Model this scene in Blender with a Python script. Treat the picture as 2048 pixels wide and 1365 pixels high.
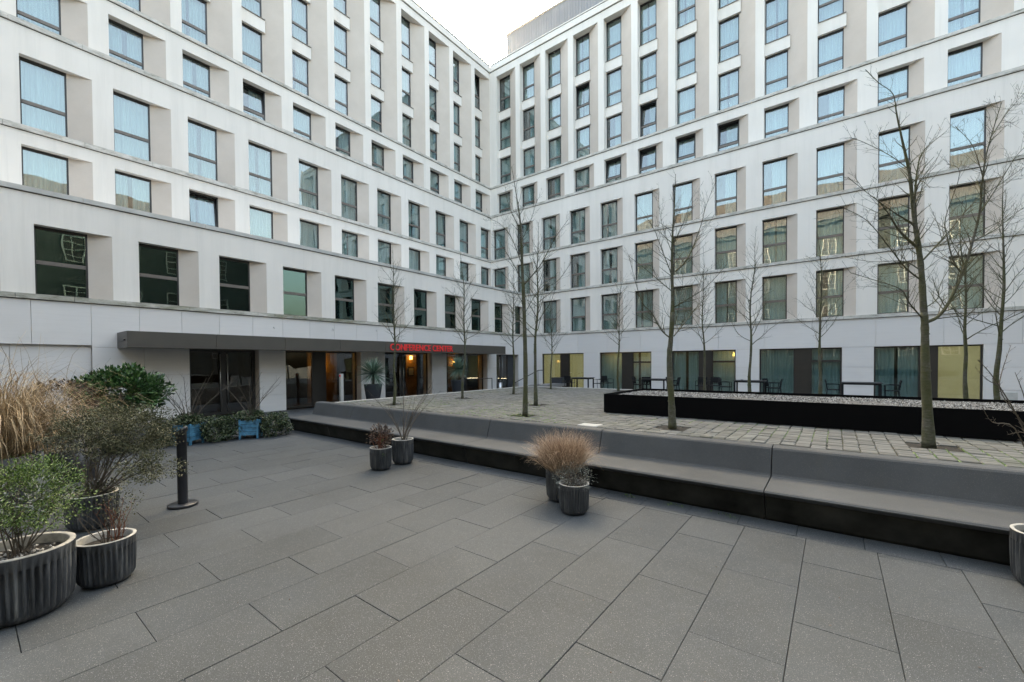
import bpy, math, random
from mathutils import Vector, Matrix, noise as mnoise
rad = math.radians
for o in list(bpy.data.objects): bpy.data.objects.remove(o)
scene = bpy.context.scene

# ------------------------------------------------------------------ camera
# world: X along the right wing, Y along the left wing (into the courtyard), Z up, metres
EYE = Vector((0.0, 0.0, 1.75))
F_PX, PP_X, PP_Y = 845.03, 1024.0, 739.76           # calibrated on the 2048x1365 photograph
CAM_R = Vector((0.79466398, 0.60700573, -0.00729442))
CAM_U = Vector((-0.00439581, 0.01776984, 0.99983244))
CAM_F = Vector((-0.60703364, 0.79449876, -0.01678934))
cam_data = bpy.data.cameras.new('camera')
cam = bpy.data.objects.new('camera', cam_data)
scene.collection.objects.link(cam)
cam_data.sensor_width = 36.0
cam_data.lens = F_PX / 2048.0 * 36.0
cam_data.shift_y = (PP_Y - 682.5) / 2048.0
cam_data.clip_start = 0.05
cam_data.clip_end = 2000.0
m = Matrix.Identity(4)
for i in range(3):
    m[i][0], m[i][1], m[i][2] = CAM_R[i], CAM_U[i], -CAM_F[i]
    m[i][3] = EYE[i]
cam.matrix_world = m
scene.camera = cam

# ------------------------------------------------------------------ sky, sun, exposure
SUN_EL, SUN_AZ = 31.0, -35.0                        # azimuth: direction towards the sun, clockwise from +Y
world = bpy.data.worlds.new('World'); scene.world = world; world.use_nodes = True
wn = world.node_tree.nodes; wl = world.node_tree.links
bg = wn['Background']
sky = wn.new('ShaderNodeTexSky'); sky.sky_type = 'NISHITA'
sky.sun_disc = False
sky.sun_elevation = rad(SUN_EL); sky.sun_rotation = rad(SUN_AZ)
sky.air_density = 1.0; sky.dust_density = 9.0; sky.ozone_density = 1.0
wl.new(sky.outputs[0], bg.inputs[0]); bg.inputs[1].default_value = 0.13
sun_d = bpy.data.lights.new('sun', 'SUN'); sun_d.energy = 0.9; sun_d.angle = rad(12)
sun_d.color = (1.0, 0.95, 0.88)
sun = bpy.data.objects.new('sun', sun_d); scene.collection.objects.link(sun)
sd = Vector((math.sin(rad(SUN_AZ))*math.cos(rad(SUN_EL)), math.cos(rad(SUN_AZ))*math.cos(rad(SUN_EL)), math.sin(rad(SUN_EL))))
sun.rotation_euler = (-sd).to_track_quat('-Z', 'Y').to_euler()
vs = scene.view_settings
vs.view_transform = 'Standard'; vs.look = 'None'; vs.gamma = 1.0; vs.use_curve_mapping = False
vs.exposure = 3.62
vs.use_white_balance = True; vs.white_balance_temperature = 8150; vs.white_balance_tint = 2

# ------------------------------------------------------------------ pixel helpers (2048x1365 photograph -> world)
def ray(px, py):
    return (px-PP_X)/F_PX*CAM_R - (py-PP_Y)/F_PX*CAM_U + CAM_F
def on_z(px, py, z=0.0):
    d = ray(px, py); return EYE + d*((z-EYE.z)/d.z)
def on_y(px, py, y):
    d = ray(px, py); return EYE + d*(y/d.y)
def on_x(px, py, x):
    d = ray(px, py); return EYE + d*(x/d.x)
def at_depth(px, py, depth):
    return EYE + ray(px, py)*depth
def depth_of(p): return (Vector(p)-EYE).dot(CAM_F)

# ------------------------------------------------------------------ mesh helpers
COL = scene.collection
class MB:
    def __init__(s): s.v = []; s.f = []; s.m = []; s.smooth = []
    def add(s, vs_, fs, mi=0, sm=False):
        n = len(s.v); s.v.extend([tuple(v) for v in vs_])
        for f in fs:
            s.f.append([n+i for i in f]); s.m.append(mi); s.smooth.append(sm)
        return s
    def quad(s, a, b, c, d, mi=0): return s.add([a, b, c, d], [(0, 1, 2, 3)], mi)
    def box(s, x0, x1, y0, y1, z0, z1, mi=0):
        return s.add([(x0,y0,z0),(x1,y0,z0),(x1,y1,z0),(x0,y1,z0),(x0,y0,z1),(x1,y0,z1),(x1,y1,z1),(x0,y1,z1)],
                     [(3,2,1,0),(4,5,6,7),(0,1,5,4),(1,2,6,5),(2,3,7,6),(3,0,4,7)], mi)
    def bevbox(s, x0, x1, y0, y1, z0, z1, e, mi=0):
        # box whose top edges are chamfered
        return s.add([(x0,y0,z0),(x1,y0,z0),(x1,y1,z0),(x0,y1,z0),(x0,y0,z1-e),(x1,y0,z1-e),(x1,y1,z1-e),(x0,y1,z1-e),
                      (x0+e,y0+e,z1),(x1-e,y0+e,z1),(x1-e,y1-e,z1),(x0+e,y1-e,z1)],
                     [(0,1,5,4),(1,2,6,5),(2,3,7,6),(3,0,4,7),(4,5,9,8),(5,6,10,9),(6,7,11,10),(7,4,8,11),(8,9,10,11)], mi)
    def tube(s, pts, rads, n=6, mi=0, cap=True):
        pts = [Vector(p) for p in pts]
        base = len(s.v); ref = None
        for i, p in enumerate(pts):
            t = (pts[min(i+1, len(pts)-1)] - pts[max(i-1, 0)])
            t = t.normalized() if t.length > 1e-9 else Vector((0,0,1))
            if ref is None:
                ref = t.orthogonal().normalized()
            ref = ref - t*ref.dot(t)
            ref = ref.normalized() if ref.length > 1e-6 else t.orthogonal().normalized()
            bi = t.cross(ref)
            for k in range(n):
                a = 2*math.pi*k/n
                s.v.append(tuple(p + (ref*math.cos(a)+bi*math.sin(a))*rads[i]))
        for i in range(len(pts)-1):
            for k in range(n):
                k2 = (k+1) % n
                s.f.append([base+i*n+k, base+i*n+k2, base+(i+1)*n+k2, base+(i+1)*n+k]); s.m.append(mi); s.smooth.append(n > 4)
        if cap:
            s.f.append([base+k for k in range(n)][::-1]); s.m.append(mi); s.smooth.append(False)
            e = base+(len(pts)-1)*n
            s.f.append([e+k for k in range(n)]); s.m.append(mi); s.smooth.append(False)
        return s
    def lathe(s, prof, n=24, mi=0, c=(0,0), fl=None, sm=True):
        base = len(s.v)
        for i, (r, z) in enumerate(prof):
            for k in range(n):
                a = 2*math.pi*k/n
                rr = r*(fl(k, i) if fl else 1.0)
                s.v.append((c[0]+rr*math.cos(a), c[1]+rr*math.sin(a), z))
        for i in range(len(prof)-1):
            for k in range(n):
                k2 = (k+1) % n
                s.f.append([base+i*n+k, base+i*n+k2, base+(i+1)*n+k2, base+(i+1)*n+k]); s.m.append(mi); s.smooth.append(sm)
        return s
    def disc(s, c, r, z, n=24, mi=0):
        return s.add([(c[0]+r*math.cos(2*math.pi*k/n), c[1]+r*math.sin(2*math.pi*k/n), z) for k in range(n)], [tuple(range(n))], mi)
    def mesh(s, name, mats):
        me = bpy.data.meshes.new(name)
        me.from_pydata(s.v, [], s.f)
        for mt in mats: me.materials.append(mt)
        if len(mats) > 1: me.polygons.foreach_set('material_index', s.m)
        me.polygons.foreach_set('use_smooth', s.smooth)
        me.update(); return me

def link(name, me, parent=None, loc=(0,0,0), rot=None, scale=None):
    o = bpy.data.objects.new(name, me); COL.objects.link(o)
    o.location = loc
    if rot: o.rotation_euler = rot
    if scale: o.scale = scale
    if parent is not None: o.parent = parent
    return o
def tag(o, label=None, cat=None, group=None, kind=None):
    if label: o['label'] = label
    if cat: o['category'] = cat
    if group: o['group'] = group
    if kind: o['kind'] = kind
    return o
def thing(name, label, cat, loc=(0,0,0), rz=0.0, group=None):
    o = bpy.data.objects.new(name, None); COL.objects.link(o)
    o.empty_display_size = 0.2
    o.location = loc; o.rotation_euler = (0, 0, rz)
    return tag(o, label, cat, group)
def part(name, mb, mats, parent, loc=(0,0,0), rot=None):
    if not isinstance(mats, (list, tuple)): mats = [mats]
    return link(name, mb.mesh(name, mats), parent, loc, rot)
def copy_tree(o, parent=None):
    c = o.copy(); COL.objects.link(c); c.parent = parent
    for ch in list(o.children): copy_tree(ch, c)
    return c

# ------------------------------------------------------------------ materials
def new_mat(name):
    mt = bpy.data.materials.new(name); mt.use_nodes = True
    nt = mt.node_tree; b = nt.nodes['Principled BSDF']
    return mt, nt, b
def N(nt, t, **kw):
    n = nt.nodes.new(t)
    for k, v in kw.items(): setattr(n, k, v)
    return n
def ramp(nt, fac, stops):
    r = N(nt, 'ShaderNodeValToRGB')
    el = r.color_ramp.elements
    while len(el) < len(stops): el.new(0.5)
    for e, (p, c) in zip(el, stops):
        e.position = p; e.color = (c[0], c[1], c[2], 1)
    nt.links.new(fac, r.inputs[0]); return r.outputs[0]
def mixc(nt, fac, a, b, mode='MIX'):
    n = N(nt, 'ShaderNodeMix', data_type='RGBA', blend_type=mode)
    for sock, val in ((0, fac), (6, a), (7, b)):
        if hasattr(val, 'is_output'): nt.links.new(val, n.inputs[sock])
        elif isinstance(val, (int, float)): n.inputs[sock].default_value = val
        else: n.inputs[sock].default_value = (val[0], val[1], val[2], 1)
    return n.outputs[2]
def coords(nt, kind='Object', scale=(1,1,1)):
    tc = N(nt, 'ShaderNodeTexCoord'); mp = N(nt, 'ShaderNodeMapping')
    mp.inputs['Scale'].default_value = scale
    if kind == 'World':
        g = N(nt, 'ShaderNodeNewGeometry'); nt.links.new(g.outputs['Position'], mp.inputs[0])
    else:
        nt.links.new(tc.outputs[kind], mp.inputs[0])
    return mp.outputs[0]
def noise(nt, vec, scale, detail=4, rough=0.55):
    n = N(nt, 'ShaderNodeTexNoise'); n.inputs['Scale'].default_value = scale
    n.inputs['Detail'].default_value = detail; n.inputs['Roughness'].default_value = rough
    nt.links.new(vec, n.inputs['Vector']); return n.outputs['Fac']
def bump(nt, b, h, strength=0.2, dist=0.01):
    n = N(nt, 'ShaderNodeBump'); n.inputs['Strength'].default_value = strength; n.inputs['Distance'].default_value = dist
    nt.links.new(h, n.inputs['Height']); nt.links.new(n.outputs[0], b.inputs['Normal'])
def simple(name, col, rough=0.6, metal=0.0, var=0.12, scale=6.0, spec=None, bmp=0.0, emit=None, emit_s=0.0):
    mt, nt, b = new_mat(name)
    v = coords(nt, 'World')
    f = noise(nt, v, scale, 5, 0.6)
    lo = [c*(1-var) for c in col]; hi = [min(1, c*(1+var)) for c in col]
    nt.links.new(ramp(nt, f, [(0.3, lo), (0.7, hi)]), b.inputs['Base Color'])
    b.inputs['Roughness'].default_value = rough; b.inputs['Metallic'].default_value = metal
    if spec is not None: b.inputs['Specular IOR Level'].default_value = spec
    if bmp: bump(nt, b, noise(nt, v, scale*8, 3), bmp, 0.004)
    if emit:
        b.inputs['Emission Color'].default_value = (*emit, 1); b.inputs['Emission Strength'].default_value = emit_s
    return mt

def mat_stucco():
    mt, nt, b = new_mat('pale_render')
    v = coords(nt, 'World')
    big = noise(nt, v, 0.35, 4, 0.6)
    c = ramp(nt, big, [(0.3, (0.73, 0.688, 0.638)), (0.7, (0.80, 0.757, 0.707))])
    st = noise(nt, coords(nt, 'World', (2.2, 2.2, 0.16)), 1.0, 5, 0.65)
    c = mixc(nt, ramp(nt, st, [(0.48, (0,0,0)), (0.75, (0.42,0.42,0.42))]), c, (0.60, 0.565, 0.52))
    st2 = noise(nt, coords(nt, 'World', (7, 7, 0.25)), 1.0, 6, 0.7)
    c = mixc(nt, ramp(nt, st2, [(0.56, (0,0,0)), (0.8, (0.30,0.30,0.30))]), c, (0.52, 0.49, 0.45))
    fine = noise(nt, v, 60, 3)
    c = mixc(nt, 0.06, c, fine, 'OVERLAY')
    nt.links.new(c, b.inputs['Base Color']); b.inputs['Roughness'].default_value = 0.85
    bump(nt, b, fine, 0.12, 0.004); return mt
def mat_travertine():
    mt, nt, b = new_mat('beige_travertine')
    v = coords(nt, 'World')
    f = noise(nt, v, 0.9, 5, 0.6)
    c = ramp(nt, f, [(0.3, (0.545, 0.478, 0.42)), (0.7, (0.615, 0.545, 0.485))])
    pore = noise(nt, coords(nt, 'World', (1, 1, 2.5)), 14, 5, 0.7)
    c = mixc(nt, ramp(nt, pore, [(0.5, (0,0,0)), (0.8, (0.22,0.22,0.22))]), c, (0.44, 0.38, 0.33))
    nt.links.new(c, b.inputs['Base Color']); b.inputs['Roughness'].default_value = 0.85
    bump(nt, b, pore, 0.06, 0.004); return mt
def mat_slab():
    mt, nt, b = new_mat('limestone_slab')
    v = coords(nt, 'World')
    f = noise(nt, coords(nt, 'World', (0.8, 0.8, 14)), 1.2, 5, 0.6)
    oi = N(nt, 'ShaderNodeObjectInfo')
    base = ramp(nt, oi.outputs['Random'], [(0.0, (0.655, 0.63, 0.615)), (1.0, (0.715, 0.69, 0.675))])
    c = mixc(nt, ramp(nt, f, [(0.35, (0,0,0)), (0.75, (0.45,0.45,0.45))]), base, (0.61, 0.585, 0.57))
    st = noise(nt, v, 0.5, 4, 0.6)
    c = mixc(nt, ramp(nt, st, [(0.55, (0,0,0)), (0.8, (0.3,0.3,0.3))]), c, (0.52, 0.50, 0.48))
    nt.links.new(c, b.inputs['Base Color']); b.inputs['Roughness'].default_value = 0.75
    bump(nt, b, f, 0.05, 0.004); return mt
def mat_ledge(name, moss):
    mt, nt, b = new_mat(name)
    v = coords(nt, 'World')
    f = noise(nt, coords(nt, 'World', (1.6, 1.6, 5)), 1.6, 6, 0.7)
    c = ramp(nt, f, [(0.3, (0.22, 0.21, 0.18)), (0.43, (0.46, 0.44, 0.40)), (0.6, (0.64, 0.61, 0.57))])
    g = noise(nt, coords(nt, 'World', (0.5, 0.5, 2.0)), 1.1, 6, 0.7)
    c = mixc(nt, ramp(nt, g, [(0.5-0.12*moss, (0,0,0)), (0.75-0.1*moss, (0.8*moss,)*3)]), c, (0.11, 0.115, 0.05))
    nt.links.new(c, b.inputs['Base Color']); b.inputs['Roughness'].default_value = 0.9
    bump(nt, b, f, 0.4, 0.01); return mt
def mat_paver():
    mt, nt, b = new_mat('granite_paver')
    v = coords(nt, 'World')
    oi = N(nt, 'ShaderNodeObjectInfo')
    base = ramp(nt, oi.outputs['Random'], [(0.0, (0.034, 0.0405, 0.047)), (0.5, (0.042, 0.049, 0.056)), (1.0, (0.053, 0.060, 0.067))])
    patch = noise(nt, v, 1.1, 6, 0.7)
    c = mixc(nt, ramp(nt, patch, [(0.35, (0,0,0)), (0.7, (0.6,0.6,0.6))]), base, (0.061, 0.066, 0.069))
    d2 = noise(nt, v, 0.38, 6, 0.65)
    c = mixc(nt, ramp(nt, d2, [(0.46, (0,0,0)), (0.68, (0.75,0.75,0.75))]), c, (0.029, 0.032, 0.033))
    st = noise(nt, v, 4.5, 5, 0.7)
    c = mixc(nt, ramp(nt, st, [(0.62, (0,0,0)), (0.74, (0.45,0.45,0.45))]), c, (0.038, 0.039, 0.036))
    for sc, lo, hi, th in ((95.0, 0.13, 0.26, 0.55), (170.0, 0.16, 0.30, 0.45)):
        vo = N(nt, 'ShaderNodeTexVoronoi'); vo.inputs['Scale'].default_value = sc; nt.links.new(v, vo.inputs['Vector'])
        sp = ramp(nt, vo.outputs['Distance'], [(lo, (1,1,1)), (hi, (0,0,0))])
        wn_ = N(nt, 'ShaderNodeTexWhiteNoise'); nt.links.new(vo.outputs['Position'], wn_.inputs['Vector'])
        pick = ramp(nt, wn_.outputs['Value'], [(th, (0,0,0)), (1.0, (1,1,1))])
        sp2 = mixc(nt, 1.0, sp, pick, 'MULTIPLY')
        c = mixc(nt, sp2, c, (0.27, 0.28, 0.285))
    gr = noise(nt, v, 130, 3, 0.7)
    c = mixc(nt, 0.65, c, gr, 'OVERLAY')
    nt.links.new(c, b.inputs['Base Color']); b.inputs['Roughness'].default_value = 0.72
    b.inputs['Specular IOR Level'].default_value = 0.35
    bump(nt, b, gr, 0.35, 0.003); return mt
def mat_bench():
    mt, nt, b = new_mat('dark_cast_stone')
    v = coords(nt, 'World')
    big = noise(nt, v, 0.9, 6, 0.65)
    c = ramp(nt, big, [(0.3, (0.040, 0.043, 0.046)), (0.7, (0.068, 0.072, 0.076))])
    st = noise(nt, coords(nt, 'World', (4.0, 4.0, 0.35)), 1.2, 5, 0.7)
    c = mixc(nt, ramp(nt, st, [(0.52, (0,0,0)), (0.72, (0.5,0.5,0.5))]), c, (0.062, 0.061, 0.057))
    vo = N(nt, 'ShaderNodeTexVoronoi'); vo.inputs['Scale'].default_value = 110.0; nt.links.new(v, vo.inputs['Vector'])
    c = mixc(nt, ramp(nt, vo.outputs['Distance'], [(0.08, (0.55,0.55,0.55)), (0.2, (0,0,0))]), c, (0.30, 0.29, 0.28))
    nt.links.new(c, b.inputs['Base Color']); b.inputs['Roughness'].default_value = 0.7
    b.inputs['Specular IOR Level'].default_value = 0.35
    bump(nt, b, noise(nt, v, 140, 2), 0.15, 0.002); return mt
def mat_sett(island):
    mt, nt, b = new_mat('sandstone_sett' + ('_mass' if island else ''))
    v = coords(nt, 'World')
    if island: rnd = N(nt, 'ShaderNodeNewGeometry').outputs['Random Per Island']
    else: rnd = N(nt, 'ShaderNodeObjectInfo').outputs['Random']
    c = ramp(nt, rnd, [(0.0, (0.078, 0.078, 0.074)), (0.4, (0.108, 0.109, 0.104)), (0.8, (0.132, 0.133, 0.127)), (1.0, (0.155, 0.156, 0.150))])
    f = noise(nt, v, 9, 5, 0.7)
    c = mixc(nt, ramp(nt, f, [(0.4, (0,0,0)), (0.75, (0.6,0.6,0.6))]), c, (0.08, 0.079, 0.070))
    mo = noise(nt, v, 0.55, 6, 0.65)
    c = mixc(nt, ramp(nt, mo, [(0.48, (0,0,0)), (0.72, (0.45,0.45,0.45))]), c, (0.115, 0.120, 0.066))
    nt.links.new(c, b.inputs['Base Color']); b.inputs['Roughness'].default_value = 0.85
    bump(nt, b, f, 0.5, 0.006); return mt
def mat_glass(name, tint, r0=0.10, wav=0.006, gc=(0.90, 0.96, 1.0)):
    mt, nt, b = new_mat(name)
    nt.nodes.remove(b); out = nt.nodes['Material Output']
    tr = N(nt, 'ShaderNodeBsdfTransparent'); tr.inputs[0].default_value = (*tint, 1)
    gl = N(nt, 'ShaderNodeBsdfGlossy'); gl.inputs['Roughness'].default_value = 0.0
    gl.inputs['Color'].default_value = (*gc, 1)
    lw = N(nt, 'ShaderNodeLayerWeight'); lw.inputs['Blend'].default_value = 0.5      # Schlick reflectance of one glass face
    pw = N(nt, 'ShaderNodeMath', operation='POWER'); nt.links.new(lw.outputs['Facing'], pw.inputs[0]); pw.inputs[1].default_value = 5.0
    ma = N(nt, 'ShaderNodeMath', operation='MULTIPLY_ADD'); nt.links.new(pw.outputs[0], ma.inputs[0]); ma.inputs[1].default_value = 1-r0; ma.inputs[2].default_value = r0
    v = coords(nt, 'World')
    bp = N(nt, 'ShaderNodeBump'); bp.inputs['Strength'].default_value = 1.0; bp.inputs['Distance'].default_value = wav
    nt.links.new(noise(nt, v, 1.1, 1), bp.inputs['Height'])
    nt.links.new(bp.outputs[0], gl.inputs['Normal'])
    mx = N(nt, 'ShaderNodeMixShader'); nt.links.new(ma.outputs[0], mx.inputs[0])
    nt.links.new(tr.outputs[0], mx.inputs[1]); nt.links.new(gl.outputs[0], mx.inputs[2])
    nt.links.new(mx.outputs[0], out.inputs[0]); return mt
def mat_curtain():
    mt, nt, b = new_mat('sheer_curtain')
    nt.nodes.remove(b); out = nt.nodes['Material Output']
    oi = N(nt, 'ShaderNodeObjectInfo')
    c = ramp(nt, oi.outputs['Random'], [(0, (0.72, 0.76, 0.74)), (1, (0.86, 0.88, 0.86))])
    st = noise(nt, coords(nt, 'Object', (16, 16, 0.2)), 1.0, 4, 0.7)
    c = mixc(nt, ramp(nt, st, [(0.35, (0.55,0.55,0.55)), (0.65, (0,0,0))]), c, (0.48, 0.53, 0.52))
    d = N(nt, 'ShaderNodeBsdfDiffuse'); t = N(nt, 'ShaderNodeBsdfTranslucent'); tp = N(nt, 'ShaderNodeBsdfTransparent')
    nt.links.new(c, d.inputs[0]); nt.links.new(c, t.inputs[0])
    m1 = N(nt, 'ShaderNodeMixShader'); m1.inputs[0].default_value = 0.3
    nt.links.new(d.outputs[0], m1.inputs[1]); nt.links.new(t.outputs[0], m1.inputs[2])
    m2 = N(nt, 'ShaderNodeMixShader'); m2.inputs[0].default_value = 0.16
    nt.links.new(m1.outputs[0], m2.inputs[1]); nt.links.new(tp.outputs[0], m2.inputs[2])
    nt.links.new(m2.outputs[0], out.inputs[0]); return mt
def mat_bark():
    mt, nt, b = new_mat('mossy_bark')
    v = coords(nt, 'World')
    f = noise(nt, coords(nt, 'World', (14, 14, 45)), 1.0, 6, 0.75)
    c = ramp(nt, f, [(0.32, (0.028, 0.026, 0.020)), (0.5, (0.085, 0.080, 0.066)), (0.68, (0.15, 0.145, 0.125)), (0.82, (0.26, 0.255, 0.23))])
    g = noise(nt, v, 4.5, 6, 0.7)
    c = mixc(nt, ramp(nt, g, [(0.36, (0,0,0)), (0.58, (0.8,0.8,0.8))]), c, (0.052, 0.058, 0.016))
    nt.links.new(c, b.inputs['Base Color']); b.inputs['Roughness'].default_value = 0.9
    bump(nt, b, f, 0.9, 0.01); return mt
def mat_leaf(name, stops, rough=0.45, trans=0.15):
    mt, nt, b = new_mat(name)
    g = N(nt, 'ShaderNodeNewGeometry')
    nt.links.new(ramp(nt, g.outputs['Random Per Island'], stops), b.inputs['Base Color'])
    b.inputs['Roughness'].default_value = rough
    b.inputs['Specular IOR Level'].default_value = 0.35
    return mt
def mat_pot():
    mt, nt, b = new_mat('weathered_zinc_grey')
    v = coords(nt, 'Object')
    f = noise(nt, coords(nt, 'World', (10, 10, 1.2)), 1.6, 5, 0.7)
    c = ramp(nt, f, [(0.35, (0.018, 0.020, 0.023)), (0.52, (0.045, 0.049, 0.055)), (0.7, (0.12, 0.124, 0.128))])
    st = noise(nt, coords(nt, 'World', (22, 22, 1.0)), 1.3, 5, 0.75)
    c = mixc(nt, ramp(nt, st, [(0.56, (0,0,0)), (0.75, (0.7,0.7,0.7))]), c, (0.25, 0.243, 0.23))
    nt.links.new(c, b.inputs['Base Color']); b.inputs['Roughness'].default_value = 0.55
    bump(nt, b, noise(nt, coords(nt, 'World'), 35, 4), 0.2, 0.005); return mt
def mat_gravel():
    mt, nt, b = new_mat('pale_gravel')
    g = N(nt, 'ShaderNodeNewGeometry')
    nt.links.new(ramp(nt, g.outputs['Random Per Island'], [(0, (0.02, 0.02, 0.018)), (0.4, (0.07, 0.068, 0.065)), (0.6, (0.25, 0.247, 0.24)), (1, (0.50, 0.495, 0.485))]), b.inputs['Base Color'])
    b.inputs['Roughness'].default_value = 0.8; return mt
def mat_ribbed():
    mt, nt, b = new_mat('grey_ribbed_metal')
    v = coords(nt, 'World', (1, 1, 0.05))
    f = noise(nt, v, 9, 3)
    p = noise(nt, coords(nt, 'World'), 0.16, 2)
    c = ramp(nt, f, [(0.35, (0.23, 0.235, 0.245)), (0.65, (0.27, 0.275, 0.285))])
    c = mixc(nt, ramp(nt, p, [(0.5, (0,0,0)), (0.58, (0.5,0.5,0.5))]), c, (0.19, 0.19, 0.20))
    nt.links.new(c, b.inputs['Base Color']); b.inputs['Roughness'].default_value = 0.55; b.inputs['Metallic'].default_value = 0.2
    return mt

M = dict(
    kerb=simple('pale_kerb_stone', (0.33, 0.325, 0.31), 0.7, 0, 0.2, 5.0),
    stucco=mat_stucco(), trav=mat_travertine(), slab=mat_slab(), ledge=mat_ledge('weathered_ledge_stone', 0.35), mossledge=mat_ledge('mossy_ledge_stone', 1.0),
    zinc=simple('grey_coping', (0.47, 0.46, 0.435), 0.6, 0.0, 0.18, 2.0),
    paver=mat_paver(), bench=mat_bench(), benchfoot=simple('shaded_stained_stone', (0.020, 0.020, 0.018), 0.95, 0, 0.7, 2.2, spec=0.1), sett=mat_sett(False), settmass=mat_sett(True),  # benchfoot colour: mostly the undercut's shade painted in, plus some dirt staining
    frame=simple('dark_bronze_frame', (0.028, 0.026, 0.025), 0.4, 0.2, 0.1),
    transom=simple('brown_bronze_transom', (0.15, 0.128, 0.112), 0.45, 0.1, 0.1),
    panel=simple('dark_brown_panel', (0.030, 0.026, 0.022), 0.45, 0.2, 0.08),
    canopy=simple('brown_canopy_sheet', (0.082, 0.074, 0.064), 0.45, 0.2, 0.06, 1.5),
    red=simple('red_lettering', (0.66, 0.028, 0.034), 0.5, 0, 0.05, emit=(0.9, 0.05, 0.06), emit_s=0.012),
    glass=mat_glass('clear_window_glass', (0.78, 0.88, 0.88), 0.14, 0.003, (0.97, 0.97, 0.98)),
    dglass=mat_glass('dark_hall_glass', (0.42, 0.56, 0.53), 0.11, 0.004, (0.62, 0.86, 0.84)),
    lglass=mat_glass('lobby_glass', (0.70, 0.71, 0.69), 0.07, 0.004),
    tglass=mat_glass('teal_ground_floor_glass', (0.64, 0.745, 0.745), 0.055, 0.003),
    curtain=mat_curtain(), bark=mat_bark(),
    dark=simple('dark_interior', (0.035, 0.037, 0.038), 0.9, 0, 0.1),
    darkwood=simple('dark_lobby_wall', (0.07, 0.05, 0.035), 0.7, 0, 0.2),
    ground=simple('joint_sand', (0.030, 0.030, 0.027), 0.95, 0, 0.3, 3.0),
    mossjoint=simple('mossy_joint', (0.070, 0.070, 0.038), 0.95, 0, 0.5, 6.0),
    terrace=simple('terrace_paving', (0.20, 0.195, 0.19), 0.8, 0, 0.15, 2.0),
    black=simple('black_painted_steel', (0.0035, 0.0035, 0.004), 0.8, 0.0, 0.1, spec=0.06),
    furniture=simple('anthracite_plastic', (0.014, 0.0145, 0.016), 0.7, 0.0, 0.1, spec=0.2),
    tabletop=simple('grey_table_board', (0.03, 0.031, 0.033), 0.7, 0.0, 0.1),
    steel=simple('brushed_steel', (0.45, 0.45, 0.45), 0.3, 0.9, 0.1),
    post=simple('anthracite_post_paint', (0.022, 0.024, 0.03), 0.35, 0.1, 0.1),
    soil=simple('potting_soil', (0.014, 0.011, 0.008), 0.95, 0, 0.4, 30.0, bmp=0.8),
    pot=mat_pot(), rim=simple('pale_pot_rim', (0.34, 0.325, 0.295), 0.7, 0, 0.3, 14.0),
    tallpot=simple('anthracite_tall_planter', (0.035, 0.04, 0.048), 0.5, 0, 0.15),
    gravel=mat_gravel(), gravelbed=simple('gravel_bed', (0.09, 0.088, 0.085), 0.9, 0, 0.4, 40.0),
    ribbed=mat_ribbed(),
    olivefilm=simple('lit_yellow_film', (0.40, 0.385, 0.235), 0.6, 0, 0.12, 0.7, emit=(0.5, 0.48, 0.28), emit_s=0.05),
    warm=simple('lit_lamp_shade', (0.8, 0.55, 0.25), 0.6, 0, 0.0, emit=(1.0, 0.55, 0.16), emit_s=1.2),
    blue=simple('flaked_blue_paint', (0.055, 0.20, 0.32), 0.6, 0, 0.55, 9.0),
    plate=simple('pale_cover_plate', (0.36, 0.36, 0.35), 0.6, 0, 0.1),
    houseb=simple('grey_green_render', (0.038, 0.046, 0.047), 0.9, 0, 0.15, 1.0),
    tile=simple('dark_roof_tile', (0.055, 0.048, 0.046), 0.8, 0, 0.3, 4.0),
    white=simple('white_window_paint', (0.35, 0.35, 0.34), 0.5, 0, 0.05),
    dryleaf=mat_leaf('dry_straw', [(0, (0.17, 0.115, 0.06)), (0.5, (0.31, 0.22, 0.125)), (1, (0.46, 0.36, 0.235))], 0.6),
    rustgrass=mat_leaf('rust_straw', [(0, (0.17, 0.105, 0.065)), (0.5, (0.33, 0.225, 0.15)), (1, (0.52, 0.40, 0.29))], 0.6),
    laurel=mat_leaf('laurel_leaf', [(0, (0.012, 0.034, 0.012)), (0.5, (0.035, 0.09, 0.028)), (1, (0.085, 0.16, 0.055))], 0.3),
    olive=mat_leaf('olive_leaf', [(0, (0.035, 0.040, 0.018)), (0.5, (0.065, 0.070, 0.032)), (1, (0.115, 0.115, 0.065))], 0.5),
    green=mat_leaf('fresh_green_leaf', [(0, (0.035, 0.065, 0.014)), (0.5, (0.075, 0.135, 0.028)), (1, (0.14, 0.20, 0.055))], 0.45),
    silver=mat_leaf('silver_leaf', [(0, (0.10, 0.115, 0.10)), (1, (0.28, 0.30, 0.28))], 0.6),
    ivy=mat_leaf('ivy_leaf', [(0, (0.014, 0.026, 0.012)), (0.5, (0.032, 0.055, 0.024)), (1, (0.09, 0.12, 0.06))], 0.4),
    brownleaf=mat_leaf('withered_brown_leaf', [(0, (0.025, 0.016, 0.014)), (0.6, (0.07, 0.045, 0.035)), (1, (0.14, 0.10, 0.075))], 0.7),
    rustleaf=mat_leaf('orange_withered_leaf', [(0, (0.16, 0.06, 0.02)), (1, (0.38, 0.17, 0.05))], 0.6),
    yucca=mat_leaf('yucca_leaf', [(0, (0.06, 0.11, 0.07)), (0.5, (0.14, 0.22, 0.165)), (1, (0.26, 0.35, 0.28))], 0.45),
    twig=simple('grey_brown_twig', (0.085, 0.07, 0.055), 0.85, 0, 0.3, 20.0),
    redtwig=simple('red_brown_twig', (0.13, 0.045, 0.022), 0.8, 0, 0.3, 20.0),
)

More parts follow.
